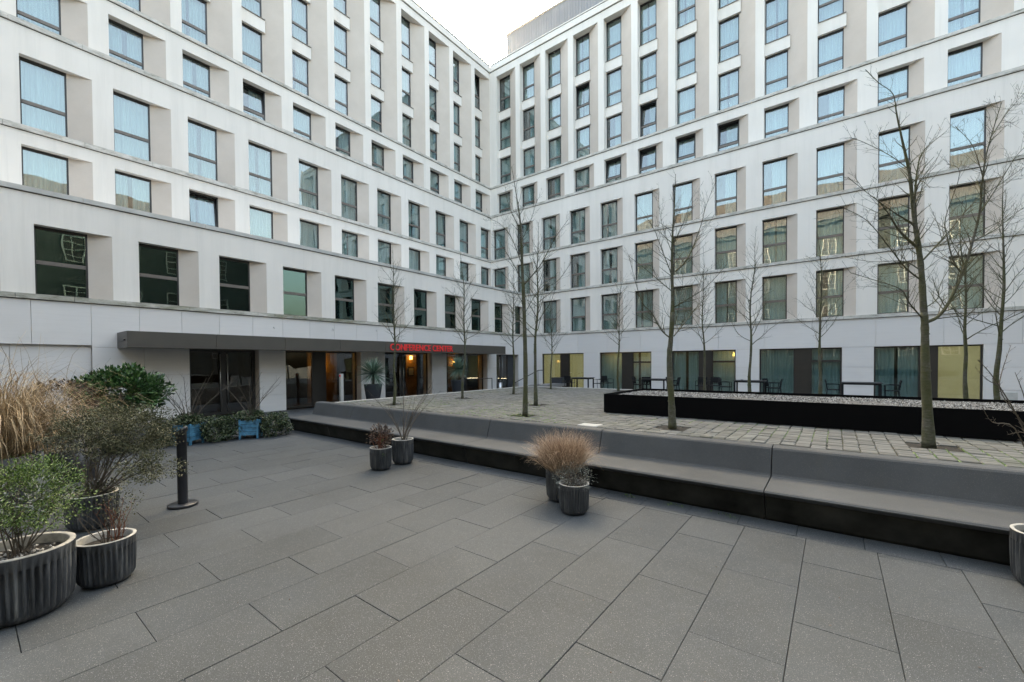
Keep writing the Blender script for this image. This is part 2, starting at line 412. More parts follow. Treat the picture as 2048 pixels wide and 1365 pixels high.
# ================================================================== THE HOTEL (two wings)
B1, B2, B3 = 16.60, 19.38, 19.83       # distance of the left wing's wall planes (ground/1st floor, mid, top) from X=0
A1, A3 = 23.024, 23.56                 # distance of the right wing's wall planes from Y=0
class Wing:
    def __init__(s, root, u0, d0): s.root, s.u0, s.d0 = root, u0, d0
    def P(s, u, d, z): return (u-s.u0, d-s.d0, z)
    def box(s, mb, ua, ub, da, db, za, zb, mi=0): mb.box(ua-s.u0, ub-s.u0, da-s.d0, db-s.d0, za, zb, mi)
    def part(s, name, mb, mats, parent=None): return part(name, mb, mats, parent or s.root)
LW = Wing(thing('hotel_wing', 'pale stone hotel wing on the left with the brown entrance canopy', 'building', (-B1, 12, 0), rad(90)), 12.0, B1)
RW = Wing(thing('hotel_wing', 'pale stone hotel wing on the right with grey metal penthouse behind its roof edge', 'building', (-6, A1, 0), 0), -6.0, A1)

def strip(w, mb, d, ua, ub, z0, z1, ops):
    """one storey of wall with splayed openings: ops = (u, width, splay_end, depth, sill, head)"""
    P = w.P; cur = ua
    for (u, wd, S, D, zs, zh) in sorted(ops):
        if u > cur: mb.quad(P(cur,d,z0), P(u,d,z0), P(u,d,z1), P(cur,d,z1))
        mb.quad(P(u,d,zh), P(u+S,d,zh), P(u+S,d,z1), P(u,d,z1))
        if zs > z0+1e-4: mb.quad(P(u,d,z0), P(u+S,d,z0), P(u+S,d,zs), P(u,d,zs))
        mb.quad(P(u,d,zs), P(u,d+D,zs), P(u,d+D,zh), P(u,d,zh))
        mb.quad(P(u,d,zh), P(u,d+D,zh), P(u+wd,d+D,zh), P(u+S,d,zh))
        mb.quad(P(u,d,zs), P(u+S,d,zs), P(u+wd,d+D,zs), P(u,d+D,zs))
        cur = u+S
    if cur < ub: mb.quad(P(cur,d,z0), P(ub,d,z0), P(ub,d,z1), P(cur,d,z1))
_cache = {}
def cached(key, fn):
    if key not in _cache: _cache[key] = fn()
    return _cache[key]
def reveal(w, d, op):
    u, wd, S, D, zs, zh = op
    def mk():
        mb = MB(); h = zh-zs
        mb.add([(0,D,0),(S-wd,0,0),(S-wd,0,h),(0,D,h),(0.02,D+.03,0),(S-wd+.02,0.03,0),(S-wd+.02,0.03,h),(0.02,D+.03,h)],
               [(0,1,2,3),(5,4,7,6)])
        return mb.mesh('window_reveal', [M['trav']])
    me = cached(('rev', round(wd,3), round(S,3), D, round(zh-zs,3)), mk)
    link('window_reveal', me, w.root, w.P(u+wd, d, zs))
rng = random.Random(7)
def frame_mesh(wd, h, ratio, top=0.075):
    def mk():
        mb = MB(); t = 0.042
        mb.box(0, t, 0, .07, 0, h); mb.box(wd-t, wd, 0, .07, 0, h)
        mb.box(t, wd-t, 0, .07, 0, t); mb.box(t, wd-t, 0, .07, h-top, h)
        if ratio:
            zt = h*(1-ratio)
            mb.box(t, wd-t, -.004, .07, zt-.05, zt+.05, 1)
            for fx in (.06, .5, .94): mb.box(wd*fx-.012, wd*fx+.012, -.012, -.004, zt-.006, zt+.006)
        return mb.mesh('window', [M['frame'], M['transom']])
    return cached(('fr', round(wd,3), round(h,3), ratio), mk)
def pane_mesh(wd, h, gl):
    def mk():
        mb = MB(); mb.box(0, wd, 0, .012, 0, h)
        return mb.mesh('pane', [M[gl]])
    return cached(('pane', round(wd,3), round(h,3), gl), mk)
def sash_mesh(wd, h):
    def mk():
        mb = MB(); t = .05
        mb.box(0, t, -.02, .04, 0, h); mb.box(wd-t, wd, -.02, .04, 0, h); mb.box(t, wd-t, -.02, .04, 0, t); mb.box(t, wd-t, -.02, .04, h-t, h)
        return mb.mesh('sash', [M['frame']])
    return cached(('sash', round(wd,3), round(h,3)), mk)
def curtain_mesh(wd, h, var):
    def mk():
        r = random.Random(var*31+int(wd*100)); mb = MB()
        spans = [(0.02, wd-0.02)]
        if var % 5 == 3: g = r.uniform(.35, .6)*wd; spans = [(0.02, g-r.uniform(.03,.12)), (g+.02, wd-.02)]
        if var % 5 == 4: spans = [(wd*r.uniform(.3,.5), wd-.02)]
        for (x0, x1) in spans:
            n = max(8, int((x1-x0)/0.018)); ph = r.uniform(0, 6); pts = []
            for i in range(n+1):
                x = x0+(x1-x0)*i/n
                y = .16+.022*math.sin(x*62+ph+1.3*math.sin(x*9+ph))+.012*math.sin(x*21+ph*2)
                pts.append((x, y))
            vs_ = [(x, y, .01) for x, y in pts]+[(x, y*.9+.016, h-.02) for x, y in pts]
            mb.add(vs_, [(i, i+1, n+2+i, n+1+i) for i in range(n)], 0, True)
        return mb.mesh('curtain', [M['curtain']])
    return cached(('cur', round(wd,3), round(h,3), var), mk)
def window(w, u, d, zs, zh, wd, ratio, gl='glass', cur=True, tilt=False, label=None):
    h = zh-zs
    o = link('window', frame_mesh(wd, h, ratio), w.root, w.P(u, d, zs))
    if label: o['label'] = label
    t = .042; zt = h*(1-ratio) if ratio else None
    if ratio:
        link('pane', pane_mesh(wd-2*t, zt-.05-t, gl), o, (t, .03, t))
        uz, uh = zt+.05, h-.075-zt-.05
    else:
        uz, uh = t, h-.075-t
    if tilt:
        rot = (rad(-7.5), 0, 0)
        s = link('sash', sash_mesh(wd-2*t, uh), o, (t, .03, uz), rot)
        link('pane', pane_mesh(wd-2*t-.1, uh-.1, gl), o, (t+.05, .045, uz+.052), rot)
    else:
        link('pane', pane_mesh(wd-2*t, uh, gl), o, (t, .03, uz))
    if cur:
        v = rng.choice([0, 1, 2, 5, 6, 7, 3, 4, 8, 9, 13]) if cur is True else cur
        link('curtain', curtain_mesh(wd, h, v), o, (0, .02 if not tilt else .12, 0))
    return o
def ledge(w, d, ua, ub, z0, z1, mat, seed, proud=.055, deep=.12, length=1.55):
    r = random.Random(seed); u = ua
    while u < ub-.05:
        l = min(r.choice([length, length*.68, length*1.1]), ub-u)
        if ub-(u+l) < .35: l = ub-u
        q = r.uniform(-.004, .006)
        def mk():
            mb = MB(); mb.box(.004, l-.004, -proud, deep, z0, z1); return mb.mesh('ledge_stone', [mat])
        me = cached(('ledge', round(l,3), round(z0,3), round(z1,3), mat.name, deep, proud), mk)
        link('ledge_stone', me, w.root, (u-w.u0, d-w.d0-q, 0))
        u += l
    mb = MB(); w.box(mb, ua, ub-.002, d-.006, d+.02, z0-.022, z0-.001); w.part('ledge_shadow_strip', mb, M['panel'])  # dark strip added below the ledge, standing in for its shadow line
def fillet(w, d, ua, ub, z, deep=.1):
    mb = MB(); w.box(mb, ua, ub, d-.02, d+deep, z-.03, z)
    w.part('shadow_joint', mb, M['panel'])

LCOL = [1.25+2.07*k for k in range(-1, 11)]
RCOL = [-15.1+2.06*k for k in range(-2, 11)]
L_END, R_END = -2.2, 7.3
# ------------------------------------------------------------------ left wing
lwall = MB()
rows = []   # (wing, plane, openings, ratio, glass, curtains, tilted columns)
def clip(u, wd, S, end):
    S2 = min(S, end-u-.03); return (u, min(wd, S2-.06), S2)
ops = [(*clip(u, 1.02, 1.50, A1), .22, 3.63, 5.46) for u in [1.25+2.085*k for k in range(-1, 11)]]
strip(LW, lwall, B1, L_END, A1, 3.63, 6.26, ops); rows.append((LW, B1, ops, .52, 'dglass', False, ()))
ops = [(*clip(u, 1.0, 1.53, A1), .20, 6.30, 8.41) for u in LCOL]
strip(LW, lwall, B2, L_END, A1, 6.25, 8.83, ops); rows.append((LW, B2, ops, .60, 'glass', True, (3,)))
ops = [(*clip(u, 1.0, 1.56, A1), .20, 8.98, 11.10) for u in LCOL]
strip(LW, lwall, B2, L_END, A1, 8.98, 11.96, ops); rows.append((LW, B2, ops, .62, 'glass', True, ()))
ops = [(*clip(u, .97, 1.56, A3), .26, 12.11, 13.80) for u in LCOL]
strip(LW, lwall, B3, L_END, A3, 12.11, 14.26, ops); rows.append((LW, B3, ops, .65, 'glass', True, (4,)))
ops = [(*clip(u, .95, 1.72, A3), .40, 14.38, 22.10) for u in LCOL]
strip(LW, lwall, B3, L_END, A3, 14.38, 22.54, ops); LTOP = ops
for d0, d1, z in ((B1-.03, B2+.1, 6.30), (B2-.03, B3+.1, 12.03)):      # terraces where the wall steps back
    lwall.quad(LW.P(L_END,d0,z), LW.P(A1+.5,d0,z), LW.P(A1+.5,d1,z), LW.P(L_END,d1,z))
lwall.quad(LW.P(L_END,B3+.25,23.02), LW.P(A3+14,B3+.25,23.02), LW.P(A3+14,B3+14,23.02), LW.P(L_END,B3+14,23.02))
LW.part('wall', lwall, M['stucco'])
# ------------------------------------------------------------------ right wing
rwall = MB()
ops = [(*clip(u, .97, 1.38, 99), .19, 3.64, 5.70) for u in RCOL[2:]]
strip(RW, rwall, A1, -B1, R_END, 3.63, 6.17, ops); rows.append((RW, A1, ops, .57, 'glass', True, ()))
ops = [(*clip(u, .97, 1.38, 99), .19, 6.30, 8.36) for u in RCOL]
strip(RW, rwall, A1, -B2, R_END, 6.30, 8.85, ops); rows.append((RW, A1, ops, .58, 'glass', True, ()))
ops = [(*clip(u, .97, 1.38, 99), .19, 8.99, 11.07) for u in RCOL]
strip(RW, rwall, A1, -B2, R_END, 8.98, 11.96, ops); rows.append((RW, A1, ops, .63, 'glass', True, ()))
ops = [(*clip(u, .97, 1.40, 99), .24, 12.11, 13.79) for u in RCOL]
strip(RW, rwall, A3, -B3, R_END, 12.10, 14.26, ops); rows.append((RW, A3, ops, .66, 'glass', True, (4, 5, 6, 7)))
ops = [(*clip(u, .93, 1.69, 99), .40, 14.38, 22.07) for u in RCOL]
strip(RW, rwall, A3, -B3, R_END, 14.38, 22.54, ops); RTOP = ops
rwall.quad(RW.P(-B3,A1-.03,12.03), RW.P(R_END,A1-.03,12.03), RW.P(R_END,A3+.1,12.03), RW.P(-B3,A3+.1,12.03))
rwall.quad(RW.P(-B3-.25,A3+.25,23.03), RW.P(R_END,A3+.25,23.03), RW.P(R_END,A3+14,23.03), RW.P(-B3-.25,A3+14,23.03))
RW.part('wall', rwall, M['stucco'])
# ------------------------------------------------------------------ windows of the lower rows
for (w, d, ops, ratio, gl, cur, tl) in rows:
    for i, op in enumerate(ops):
        u, wd, S, D, zs, zh = op
        reveal(w, d, op)
        single = (zh-zs) < 1.3
        window(w, u, d+D, zs, zh, wd, 0 if single else ratio, gl, cur, i in tl)
# ------------------------------------------------------------------ the tall recesses of the three top storeys
for w, d, TOPS, tl in ((LW, B3, LTOP, {(11, 2)}), (RW, A3, RTOP, {(3, 1), (5, 0)})):
    for i, op in enumerate(TOPS):
        u, wd, S, D, zs, zh = op
        reveal(w, d, op)
        for (za, zb) in ((16.40, 16.95), (19.08, 19.66)):
            def mk():
                mb = MB(); mb.box(0, wd+.085, 0, .16, 0, zb-za); mb.box(0, wd+.085, -.035, .16, zb-za, zb-za+.03, 1)
                return mb.mesh('spandrel', [M['stucco'], M['transom']])
            link('spandrel', cached(('sp', round(wd,3), za), mk), w.root, w.P(u, d+D-.13, za))
        for k, (za, zb) in enumerate(((14.38, 16.40), (16.98, 19.08), (19.69, zh))):
            window(w, u, d+D, za, zb, wd, .62, 'glass', True, (i, k) in tl)
# ------------------------------------------------------------------ ledges and cornices
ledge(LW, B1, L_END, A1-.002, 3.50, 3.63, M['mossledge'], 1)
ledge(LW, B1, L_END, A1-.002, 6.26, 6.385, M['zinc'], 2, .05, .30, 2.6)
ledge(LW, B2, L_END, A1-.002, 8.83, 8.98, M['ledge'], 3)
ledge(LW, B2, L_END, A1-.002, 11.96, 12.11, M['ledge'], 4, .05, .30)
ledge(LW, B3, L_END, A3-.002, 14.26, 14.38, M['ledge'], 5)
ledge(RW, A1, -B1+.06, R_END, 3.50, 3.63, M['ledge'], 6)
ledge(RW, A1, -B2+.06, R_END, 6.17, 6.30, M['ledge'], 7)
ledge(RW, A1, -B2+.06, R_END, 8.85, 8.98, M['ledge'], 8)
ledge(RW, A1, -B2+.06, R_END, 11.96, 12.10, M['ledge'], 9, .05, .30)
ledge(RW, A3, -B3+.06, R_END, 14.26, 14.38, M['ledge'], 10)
for w, d, ua, ub in ((LW, B3, L_END, A3-.06), (RW, A3, -B3+.06, R_END)):
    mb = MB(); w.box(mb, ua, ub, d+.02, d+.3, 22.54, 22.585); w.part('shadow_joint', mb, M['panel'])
    mb = MB(); w.box(mb, ua, ub, d-.07, d+.3, 22.585, 22.96); w.part('cornice', mb, M['stucco'])
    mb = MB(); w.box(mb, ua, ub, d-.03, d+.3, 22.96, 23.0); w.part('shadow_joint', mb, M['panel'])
    mb = MB(); w.box(mb, ua, ub, d-.09, d+.34, 23.0, 23.07); w.part('roof_coping', mb, M['stucco'])
    for dd, za, zb, ee in (((B1, 3.6, 6.25, A1), (B2, 6.25, 12.0, A1), (B3, 12.0, 23.0, A3)) if w is LW else ((A1, 3.6, 12.0, R_END), (A3, 12.0, 23.0, R_END))):
        mb = MB(); mb.quad(w.P(ua-.3,dd+1.3,za), w.P(ee+1,dd+1.3,za), w.P(ee+1,dd+1.3,zb), w.P(ua-.3,dd+1.3,zb))
        w.part('room_wall', mb, M['dark'])
# end walls outside the picture
mb = MB(); mb.quad(LW.P(L_END,B1,0), LW.P(L_END,B1+8,0), LW.P(L_END,B1+8,6.3), LW.P(L_END,B1,6.3)); mb.quad(LW.P(L_END,B2,6.3), LW.P(L_END,B2+8,6.3), LW.P(L_END,B2+8,23), LW.P(L_END,B2,23))
LW.part('end_wall', mb, M['stucco'])
mb = MB(); mb.quad(RW.P(R_END,A1,0), RW.P(R_END,A1+8,0), RW.P(R_END,A1+8,23), RW.P(R_END,A1,23))
RW.part('end_wall', mb, M['stucco'])
mb = MB(); mb.quad(LW.P(L_END,B3+14,0), LW.P(A3+14,B3+14,0), LW.P(A3+14,B3+14,23), LW.P(L_END,B3+14,23)); mb.quad(LW.P(L_END,B1+8,0), LW.P(L_END,B3+14,0), LW.P(L_END,B3+14,23), LW.P(L_END,B1+8,23))
LW.part('rear_wall', mb, M['stucco'])
mb = MB(); mb.quad(RW.P(-B3-14,A3+14,0), RW.P(R_END,A3+14,0), RW.P(R_END,A3+14,23), RW.P(-B3-14,A3+14,23)); mb.quad(RW.P(R_END,A1+8,0), RW.P(R_END,A3+14,0), RW.P(R_END,A3+14,23), RW.P(R_END,A1+8,23))
RW.part('rear_wall', mb, M['stucco'])
# penthouse on the right wing's roof
mb = MB(); RW.box(mb, -20.55, R_END, 26.5, 34, 23.0, 27.35)
pent = RW.part('penthouse', mb, M['ribbed'])
mb = MB(); RW.box(mb, -20.6, R_END, 26.42, 34.1, 27.35, 27.43); RW.part('penthouse_coping', mb, M['zinc'], pent)
mb = MB()
u = -20.4
while u < R_END-.2:
    RW.box(mb, u, u+.03, 26.485, 26.5, 23.1, 27.3); u += .22
RW.part('cladding_ribs', mb, M['ribbed'], pent)

# ------------------------------------------------------------------ ground floor: stone slabs
def slab(w, d, ua, ub, za, zb, th=.06, j=.004):
    def mk():
        mb = MB(); mb.box(j, ub-ua-j, 0, th, j, zb-za-j); return mb.mesh('stone_slab', [M['slab']])
    link('stone_slab', cached(('slab', round(ub-ua,3), round(zb-za,3), th), mk), w.root, w.P(ua, d, za))
def slab_run(w, d, ua, ub, za, zb, width):
    n = max(1, round((ub-ua)/width)); s = (ub-ua)/n
    for i in range(n): slab(w, d, ua+i*s, ua+(i+1)*s, za, zb)
LOP = [(4.54, 6.62), (7.55, 10.77), (12.02, 14.90), (15.93, 19.30), (20.16, 22.45)]
ROP = [(-15.13, -12.12), (-11.06, -7.99), (-6.90, -3.85), (-2.84, .24), (1.29, 4.37)]
LH, RH, GD = 2.27, 2.30, .58
slab_run(LW, B1, 2.28, A1, LH, 3.50, 1.045); slab_run(LW, B1, L_END, 2.28, 2.32, 3.50, 1.045)
slab_run(RW, A1, -B1+.07, R_END, RH, 3.50, 2.06)
edges = [2.28]+[e for o_ in LOP for e in o_]+[A1]
for ua, ub in zip(edges[0::2], edges[1::2]):
    for za, zb in ((0, .62), (.62, 1.45), (1.45, LH)): slab_run(LW, B1, ua, ub, za, zb, 1.3)
for za, zb in ((0, .82), (.82, 1.55), (1.55, 2.32)): slab_run(LW, B1+.10, L_END, 2.28, za, zb, 1.4)
edges = [-B1+.07]+[e for o_ in ROP for e in o_]+[R_END]
for ua, ub in zip(edges[0::2], edges[1::2]):
    for za, zb in ((0.1, .62), (.62, 1.45), (1.45, RH)): slab_run(RW, A1, ua, ub, za, zb, 1.3)
# wall core behind the slabs (jambs and heads of the openings)
core = MB()
edges = [L_END]+[e for o_ in LOP for e in o_]+[A1]
for ua, ub in zip(edges[0::2], edges[1::2]):
    LW.box(core, ua+.006, ub-.006, B1+(.165 if ua < 0 else .062), B1+GD+.1, 0, 3.5)
for ua, ub in LOP: LW.box(core, ua-.006, ub+.006, B1+.062, B1+GD+.1, LH+.006, 3.5)
LW.part('wall_core', core, M['trav'])
core = MB()
edges = [-B1]+[e for o_ in ROP for e in o_]+[R_END]
for ua, ub in zip(edges[0::2], edges[1::2]): RW.box(core, ua+.006, ub-.006, A1+.062, A1+.3, 0, 3.5)
for ua, ub in ROP: RW.box(core, ua-.006, ub+.006, A1+.062, A1+.3, RH+.006, 3.5)
RW.part('wall_core', core, M['trav'])

# ------------------------------------------------------------------ ground floor glazing
def glazed(w, name, ua, ub, d, za, zb, gl, frame=.05, transom=None, handle=None, dp=.07):
    mb = MB(); W_, H_ = ub-ua, zb-za
    mb.box(0, frame, 0, dp, 0, H_); mb.box(W_-frame, W_, 0, dp, 0, H_); mb.box(frame, W_-frame, 0, dp, 0, frame); mb.box(frame, W_-frame, 0, dp, H_-frame, H_)
    if transom: mb.box(frame, W_-frame, 0, dp, transom-.045, transom+.045)
    o = part(name, mb, M['frame'], w.root, w.P(ua, d, za))
    g = MB(); g.box(frame, W_-frame, .03, .042, frame, H_-frame); part('pane', g, M[gl], o)
    if handle is not None:
        h_ = MB(); h_.tube([(handle, -.06, .12), (handle, -.06, H_-.15)], [.014, .014], 8)
        for zz in (.3, H_-.35): h_.tube([(handle, -.06, zz), (handle, .0, zz)], [.009, .009], 6)
        part('door_handle', h_, M['steel'], o)
    return o
D_ = B1+GD
# entrance doors and shop-like windows of the left wing
for (ua, ub) in ((4.56, 6.60), (12.04, 14.30)):
    mid = (ua+ub)/2
    glazed(LW, 'door', ua, mid, D_-.25, .02, LH, 'lglass', .09, None, mid-ua-.10)
    glazed(LW, 'door', mid+.002, ub, D_-.25, .02, LH, 'lglass', .09, None, .12)
glazed(LW, 'lobby_window', 14.31, 14.88, D_-.25, .02, LH, 'lglass')
glazed(LW, 'lobby_window', 7.57, 8.78, D_-.25, .02, LH, 'lglass'); glazed(LW, 'lobby_window', 9.28, 10.75, D_-.25, .02, LH, 'lglass')
glazed(LW, 'lobby_window', 15.95, 17.3, D_-.25, .02, LH, 'lglass'); glazed(LW, 'lobby_window', 17.45, 19.28, D_-.25, .02, LH, 'lglass')
glazed(LW, 'door', 20.18, 20.95, D_-.25, .02, LH, 'lglass', .05, None, .62); glazed(LW, 'door', 20.96, 21.7, D_-.25, .02, LH, 'lglass', .05, None, .12)
for ua, ub in ((8.78, 9.28), (17.3, 17.45), (21.7, 22.43)):
    mb = MB(); LW.box(mb, ua, ub, D_-.26, D_-.18, .02, LH); LW.part('wall_panel', mb, M['panel'] if ub < 22 else M['tallpot'])
# lobby behind them
mb = MB(); LW.box(mb, 2.3, A1, B1+5.2, B1+5.3, 0, 3.3); LW.box(mb, 2.3, A1, B1+GD+.1, B1+5.3, -.04, .0); LW.part('lobby_wall', mb, M['darkwood'])
mb = MB(); LW.box(mb, 2.3, A1, B1+GD+.1, B1+5.3, 2.75, 2.8); LW.part('lobby_ceiling', mb, M['darkwood'])
wall_warm = simple('ochre_lobby_wall', (0.26, 0.14, 0.05), 0.7, 0, 0.1)
for ua, ub, dd in ((9.5, 10.9, 2.2), (7.6, 8.0, 1.9), (14.5, 15.4, 1.6), (16.0, 16.4, 1.7), (18.2, 18.8, 2.2), (20.6, 21.8, 1.9)):
    mb = MB(); LW.box(mb, ua, ub, B1+dd, B1+dd+.08, 0, 2.75); LW.part('lobby_partition', mb, wall_warm)
def wall_lamp(u, dd, z, e):
    mb = MB(); mb.lathe([(.05, -.1), (.075, -.09), (.075, .09), (.05, .1)], 10)
    o = part('wall_lamp', mb, M['warm'], LW.root, LW.P(u, B1+dd-.1, z))
    ld = bpy.data.lights.new('lamp_light', 'POINT'); ld.energy = e; ld.color = (1.0, .60, .22); ld.shadow_soft_size = .09
    lo = bpy.data.objects.new('lamp_light', ld); COL.objects.link(lo); lo.parent = LW.root; lo.location = LW.P(u, B1+dd-.28, z)
for a_ in ((10.1, 2.2, 1.75, .8), (7.7, 1.9, 2.0, .4), (14.75, 1.6, 2.05, .8), (16.2, 1.7, 1.8, .35), (18.5, 2.2, 1.75, .3), (21.0, 1.9, 1.85, .9)): wall_lamp(*a_)
for u, z, w_, h_ in ((14.8, 1.3, .42, .5), (21.15, 1.55, .4, .42)):
    dd = 1.6 if u < 20 else 1.9
    mb = MB(); LW.box(mb, u-w_/2, u+w_/2, B1+dd-.04, B1+dd-.002, z-h_/2, z+h_/2); fr = LW.part('picture_frame', mb, M['frame'])
    mb = MB(); LW.box(mb, u-w_/2+.06, u+w_/2-.06, B1+dd-.05, B1+dd-.041, z-h_/2+.06, z+h_/2-.06); LW.part('picture', mb, M['plate'], fr)
# right wing: bays of glass, dark panel and door
film = [(True, True), (False, False), (False, False), (False, False), (False, True)]
for i, (ua, ub) in enumerate(ROP):
    d = A1+.10; W_ = ub-ua
    e1, e2 = ua+W_*.455, ua+W_*(.64 if i != 4 else .60)
    o = glazed(RW, 'ground_floor_window', ua, e1, d, .1, RH, 'lglass' if film[i][0] else 'tglass', .055)
    mb = MB(); RW.box(mb, e1, e2, d-.02, d+.09, .1, RH); RW.part('wall_panel', mb, M['panel'])
    tr = None if film[i][1] else 1.62
    q = glazed(RW, 'terrace_door', e2, ub, d, .1, RH, 'lglass' if film[i][1] else 'tglass', .055, tr, None)
    if i == 0:
        h_ = MB(); h_.tube([(.09, -.05, 1.0), (.20, -.05, 1.0)], [.01, .01], 6); part('door_handle', h_, M['steel'], q)
    for k, (xa, xb) in enumerate(((ua, e1), (e2, ub))):
        if film[i][k]:
            mb = MB(); RW.box(mb, xa+.05, xb-.05, d+.06, d+.09, .12, RH-.04); RW.part('frosted_film', mb, M['olivefilm'])
        else:
            link('curtain', curtain_mesh(xb-xa, RH-.1, 1 if (i+k) % 2 else 3), RW.root, RW.P(xa, d, .1))
mb = MB(); mb.quad(RW.P(-B1,A1+2.2,0), RW.P(R_END,A1+2.2,0), RW.P(R_END,A1+2.2,3.4), RW.P(-B1,A1+2.2,3.4)); RW.part('room_wall', mb, M['darkwood'])
for u in (-10.0, -8.2, -4.1):
    ld = bpy.data.lights.new('lamp_light', 'POINT'); ld.energy = 2.5; ld.color = (1.0, .66, .30); ld.shadow_soft_size = .1
    mb = MB(); mb.lathe([(.06, -.12), (.11, -.1), (.08, .1), (.05, .11)], 10); part('room_lamp', mb, M['warm'], RW.root, RW.P(u, A1+1.2, 2.1))
    lo = bpy.data.objects.new('lamp_light', ld); COL.objects.link(lo); lo.parent = RW.root; lo.location = RW.P(u, A1+1.0, 2.1)

# ------------------------------------------------------------------ canopy with lettering
CU0, CU1, CD = 2.81, 19.55, B1-1.2
mb = MB(); LW.box(mb, CU0+.015, CU1-.015, CD+.02, B1-.002, 2.27, 2.68)
can = LW.part('canopy', mb, M['canopy'])
cj = [CU0, 4.91, 7.0, 9.09, 11.18, 13.27, 15.37, 17.46, CU1]
for ua, ub in zip(cj, cj[1:]):
    mb = MB(); mb.box(.005, ub-ua-.005, 0, .016, 0, .455); part('fascia_panel', mb, M['canopy'], can, LW.P(ua, CD, 2.245))
mb = MB(); LW.box(mb, CU0, CU0+.012, CD+.02, B1-.004, 2.245, 2.70); LW.part('end_panel', mb, M['canopy'], can)
mb = MB(); LW.box(mb, CU0-.03, CU0, CD+.25, CD+.95, 2.44, 2.48); LW.part('drain_spout', mb, M['frame'], can)
cu = bpy.data.curves.new('lettering', 'FONT'); cu.body = 'CONFERENCE CENTER'; cu.size = 1.0; cu.extrude = .02; cu.offset = .004
to = bpy.data.objects.new('lettering_source', cu); COL.objects.link(to)
bpy.context.view_layer.update()
me = bpy.data.meshes.new_from_object(to.evaluated_get(bpy.context.evaluated_depsgraph_get()))
bpy.data.objects.remove(to)
xs = [v.co.x for v in me.vertices]; ys = [v.co.y for v in me.vertices]
sx, sy = (15.205-11.415)/(max(xs)-min(xs)), .285/(max(ys)-min(ys))
for v in me.vertices:
    x, y, z = (v.co.x-min(xs))*sx, (v.co.y-min(ys))*sy, v.co.z
    v.co = (x, -z-.008, y)
me.materials.clear(); me.materials.append(M['red'])
o = link('lettering', me, can, LW.P(11.415, CD-.012, 2.323)); o['label'] = 'red capital letters reading CONFERENCE CENTER'
# small stainless hooks in the stone above the canopy
for px in (547, 665, 752, 880, 978):
    p = on_x(px, 655 + (px-547)*.03, -B1)
    mb = MB(); mb.tube([(0, .01, 0), (0, -.05, 0), (0, -.06, -.06)], [.012, .012, .012], 6)
    part('wall_hook', mb, M['steel'], LW.root, LW.P(p.y, B1, p.z))

# ================================================================== GROUND
def place(pieces, parent, name, mats, mass_mat, limit=300, seedless=None):
    """pieces: (x, y, z, sx, sy, tilt_x, tilt_y, mesh_key_fn) sorted by distance; the nearest are objects, the rest one mesh"""
    pieces.sort(key=lambda p: vis_key(p))
    return pieces
def in_view(p):
    v = Vector(p)-EYE; dz = v.dot(CAM_F)
    if dz < .3: return False
    x = PP_X+F_PX*v.dot(CAM_R)/dz; y = PP_Y-F_PX*v.dot(CAM_U)/dz
    return -150 < x < 2198 and y < 1520
g = MB(); g.quad((-400,-400,-.07), (400,-400,-.07), (400,400,-.07), (-400,400,-.07))
tag(part('ground', g, M['ground'], None), kind='structure')
pav = MB(); pav.box(-B1, 12, -14, A1, -.065, -.052)
pavement = tag(part('pavement', pav, M['ground'], None), kind='structure')
gr = random.Random(11)
PW, PL = .531, 1.056
pieces = []
def add_piece(x0, x1, y0, y1):
    if x1-x0 < .05 or y1-y0 < .05: return
    pieces.append((x0, x1, y0, y1, gr.uniform(-.002, .002), gr.uniform(-.0015, .0015), gr.uniform(-.0015, .0015)))
for k in range(-31, 24):
    bx = -1.81+PW*k
    x0, x1 = max(bx, -B1+.01), bx+PW
    off = 2.84+(PL/2 if k % 2 else 0)
    for j in range(-13, 22):
        y0 = off+(j-3)*PL; y1 = y0+PL
        lim = 5.03 if x1 > -11.42 else A1-3.6
        y1c = min(y1, lim); y0c = max(y0, -11)
        if y0c < y1c: add_piece(x0, x1, y0c, y1c)
x = -11.43
while x < 12:
    add_piece(x, x+.53, 5.035, 5.33+.05); x += .53
def dist(p):
    c = Vector(((p[0]+p[1])/2, (p[2]+p[3])/2, 0))
    return (0 if in_view(c) or in_view((p[0],p[2],0)) or in_view((p[1],p[3],0)) else 1000)+(c-EYE).length
pieces.sort(key=dist)
J = .0018
for i, (x0, x1, y0, y1, dz, tx, ty) in enumerate(pieces[:300]):
    def mk():
        mb = MB(); w_, l_ = (x1-x0)/2-J, (y1-y0)/2-J
        mb.bevbox(-w_, w_, -l_, l_, -.05, 0, .0025); return mb.mesh('paver', [M['paver']])
    link('paver', cached(('paver', round(x1-x0,3), round(y1-y0,3)), mk), pavement, ((x0+x1)/2, (y0+y1)/2, dz), (tx, ty, 0))
mb = MB()
for (x0, x1, y0, y1, dz, tx, ty) in pieces[300:]:
    mb.bevbox(x0+J, x1-J, y0+J, y1-J, -.05, dz, .0025)
tag(part('paver', mb, M['paver'], pavement), kind='stuff')

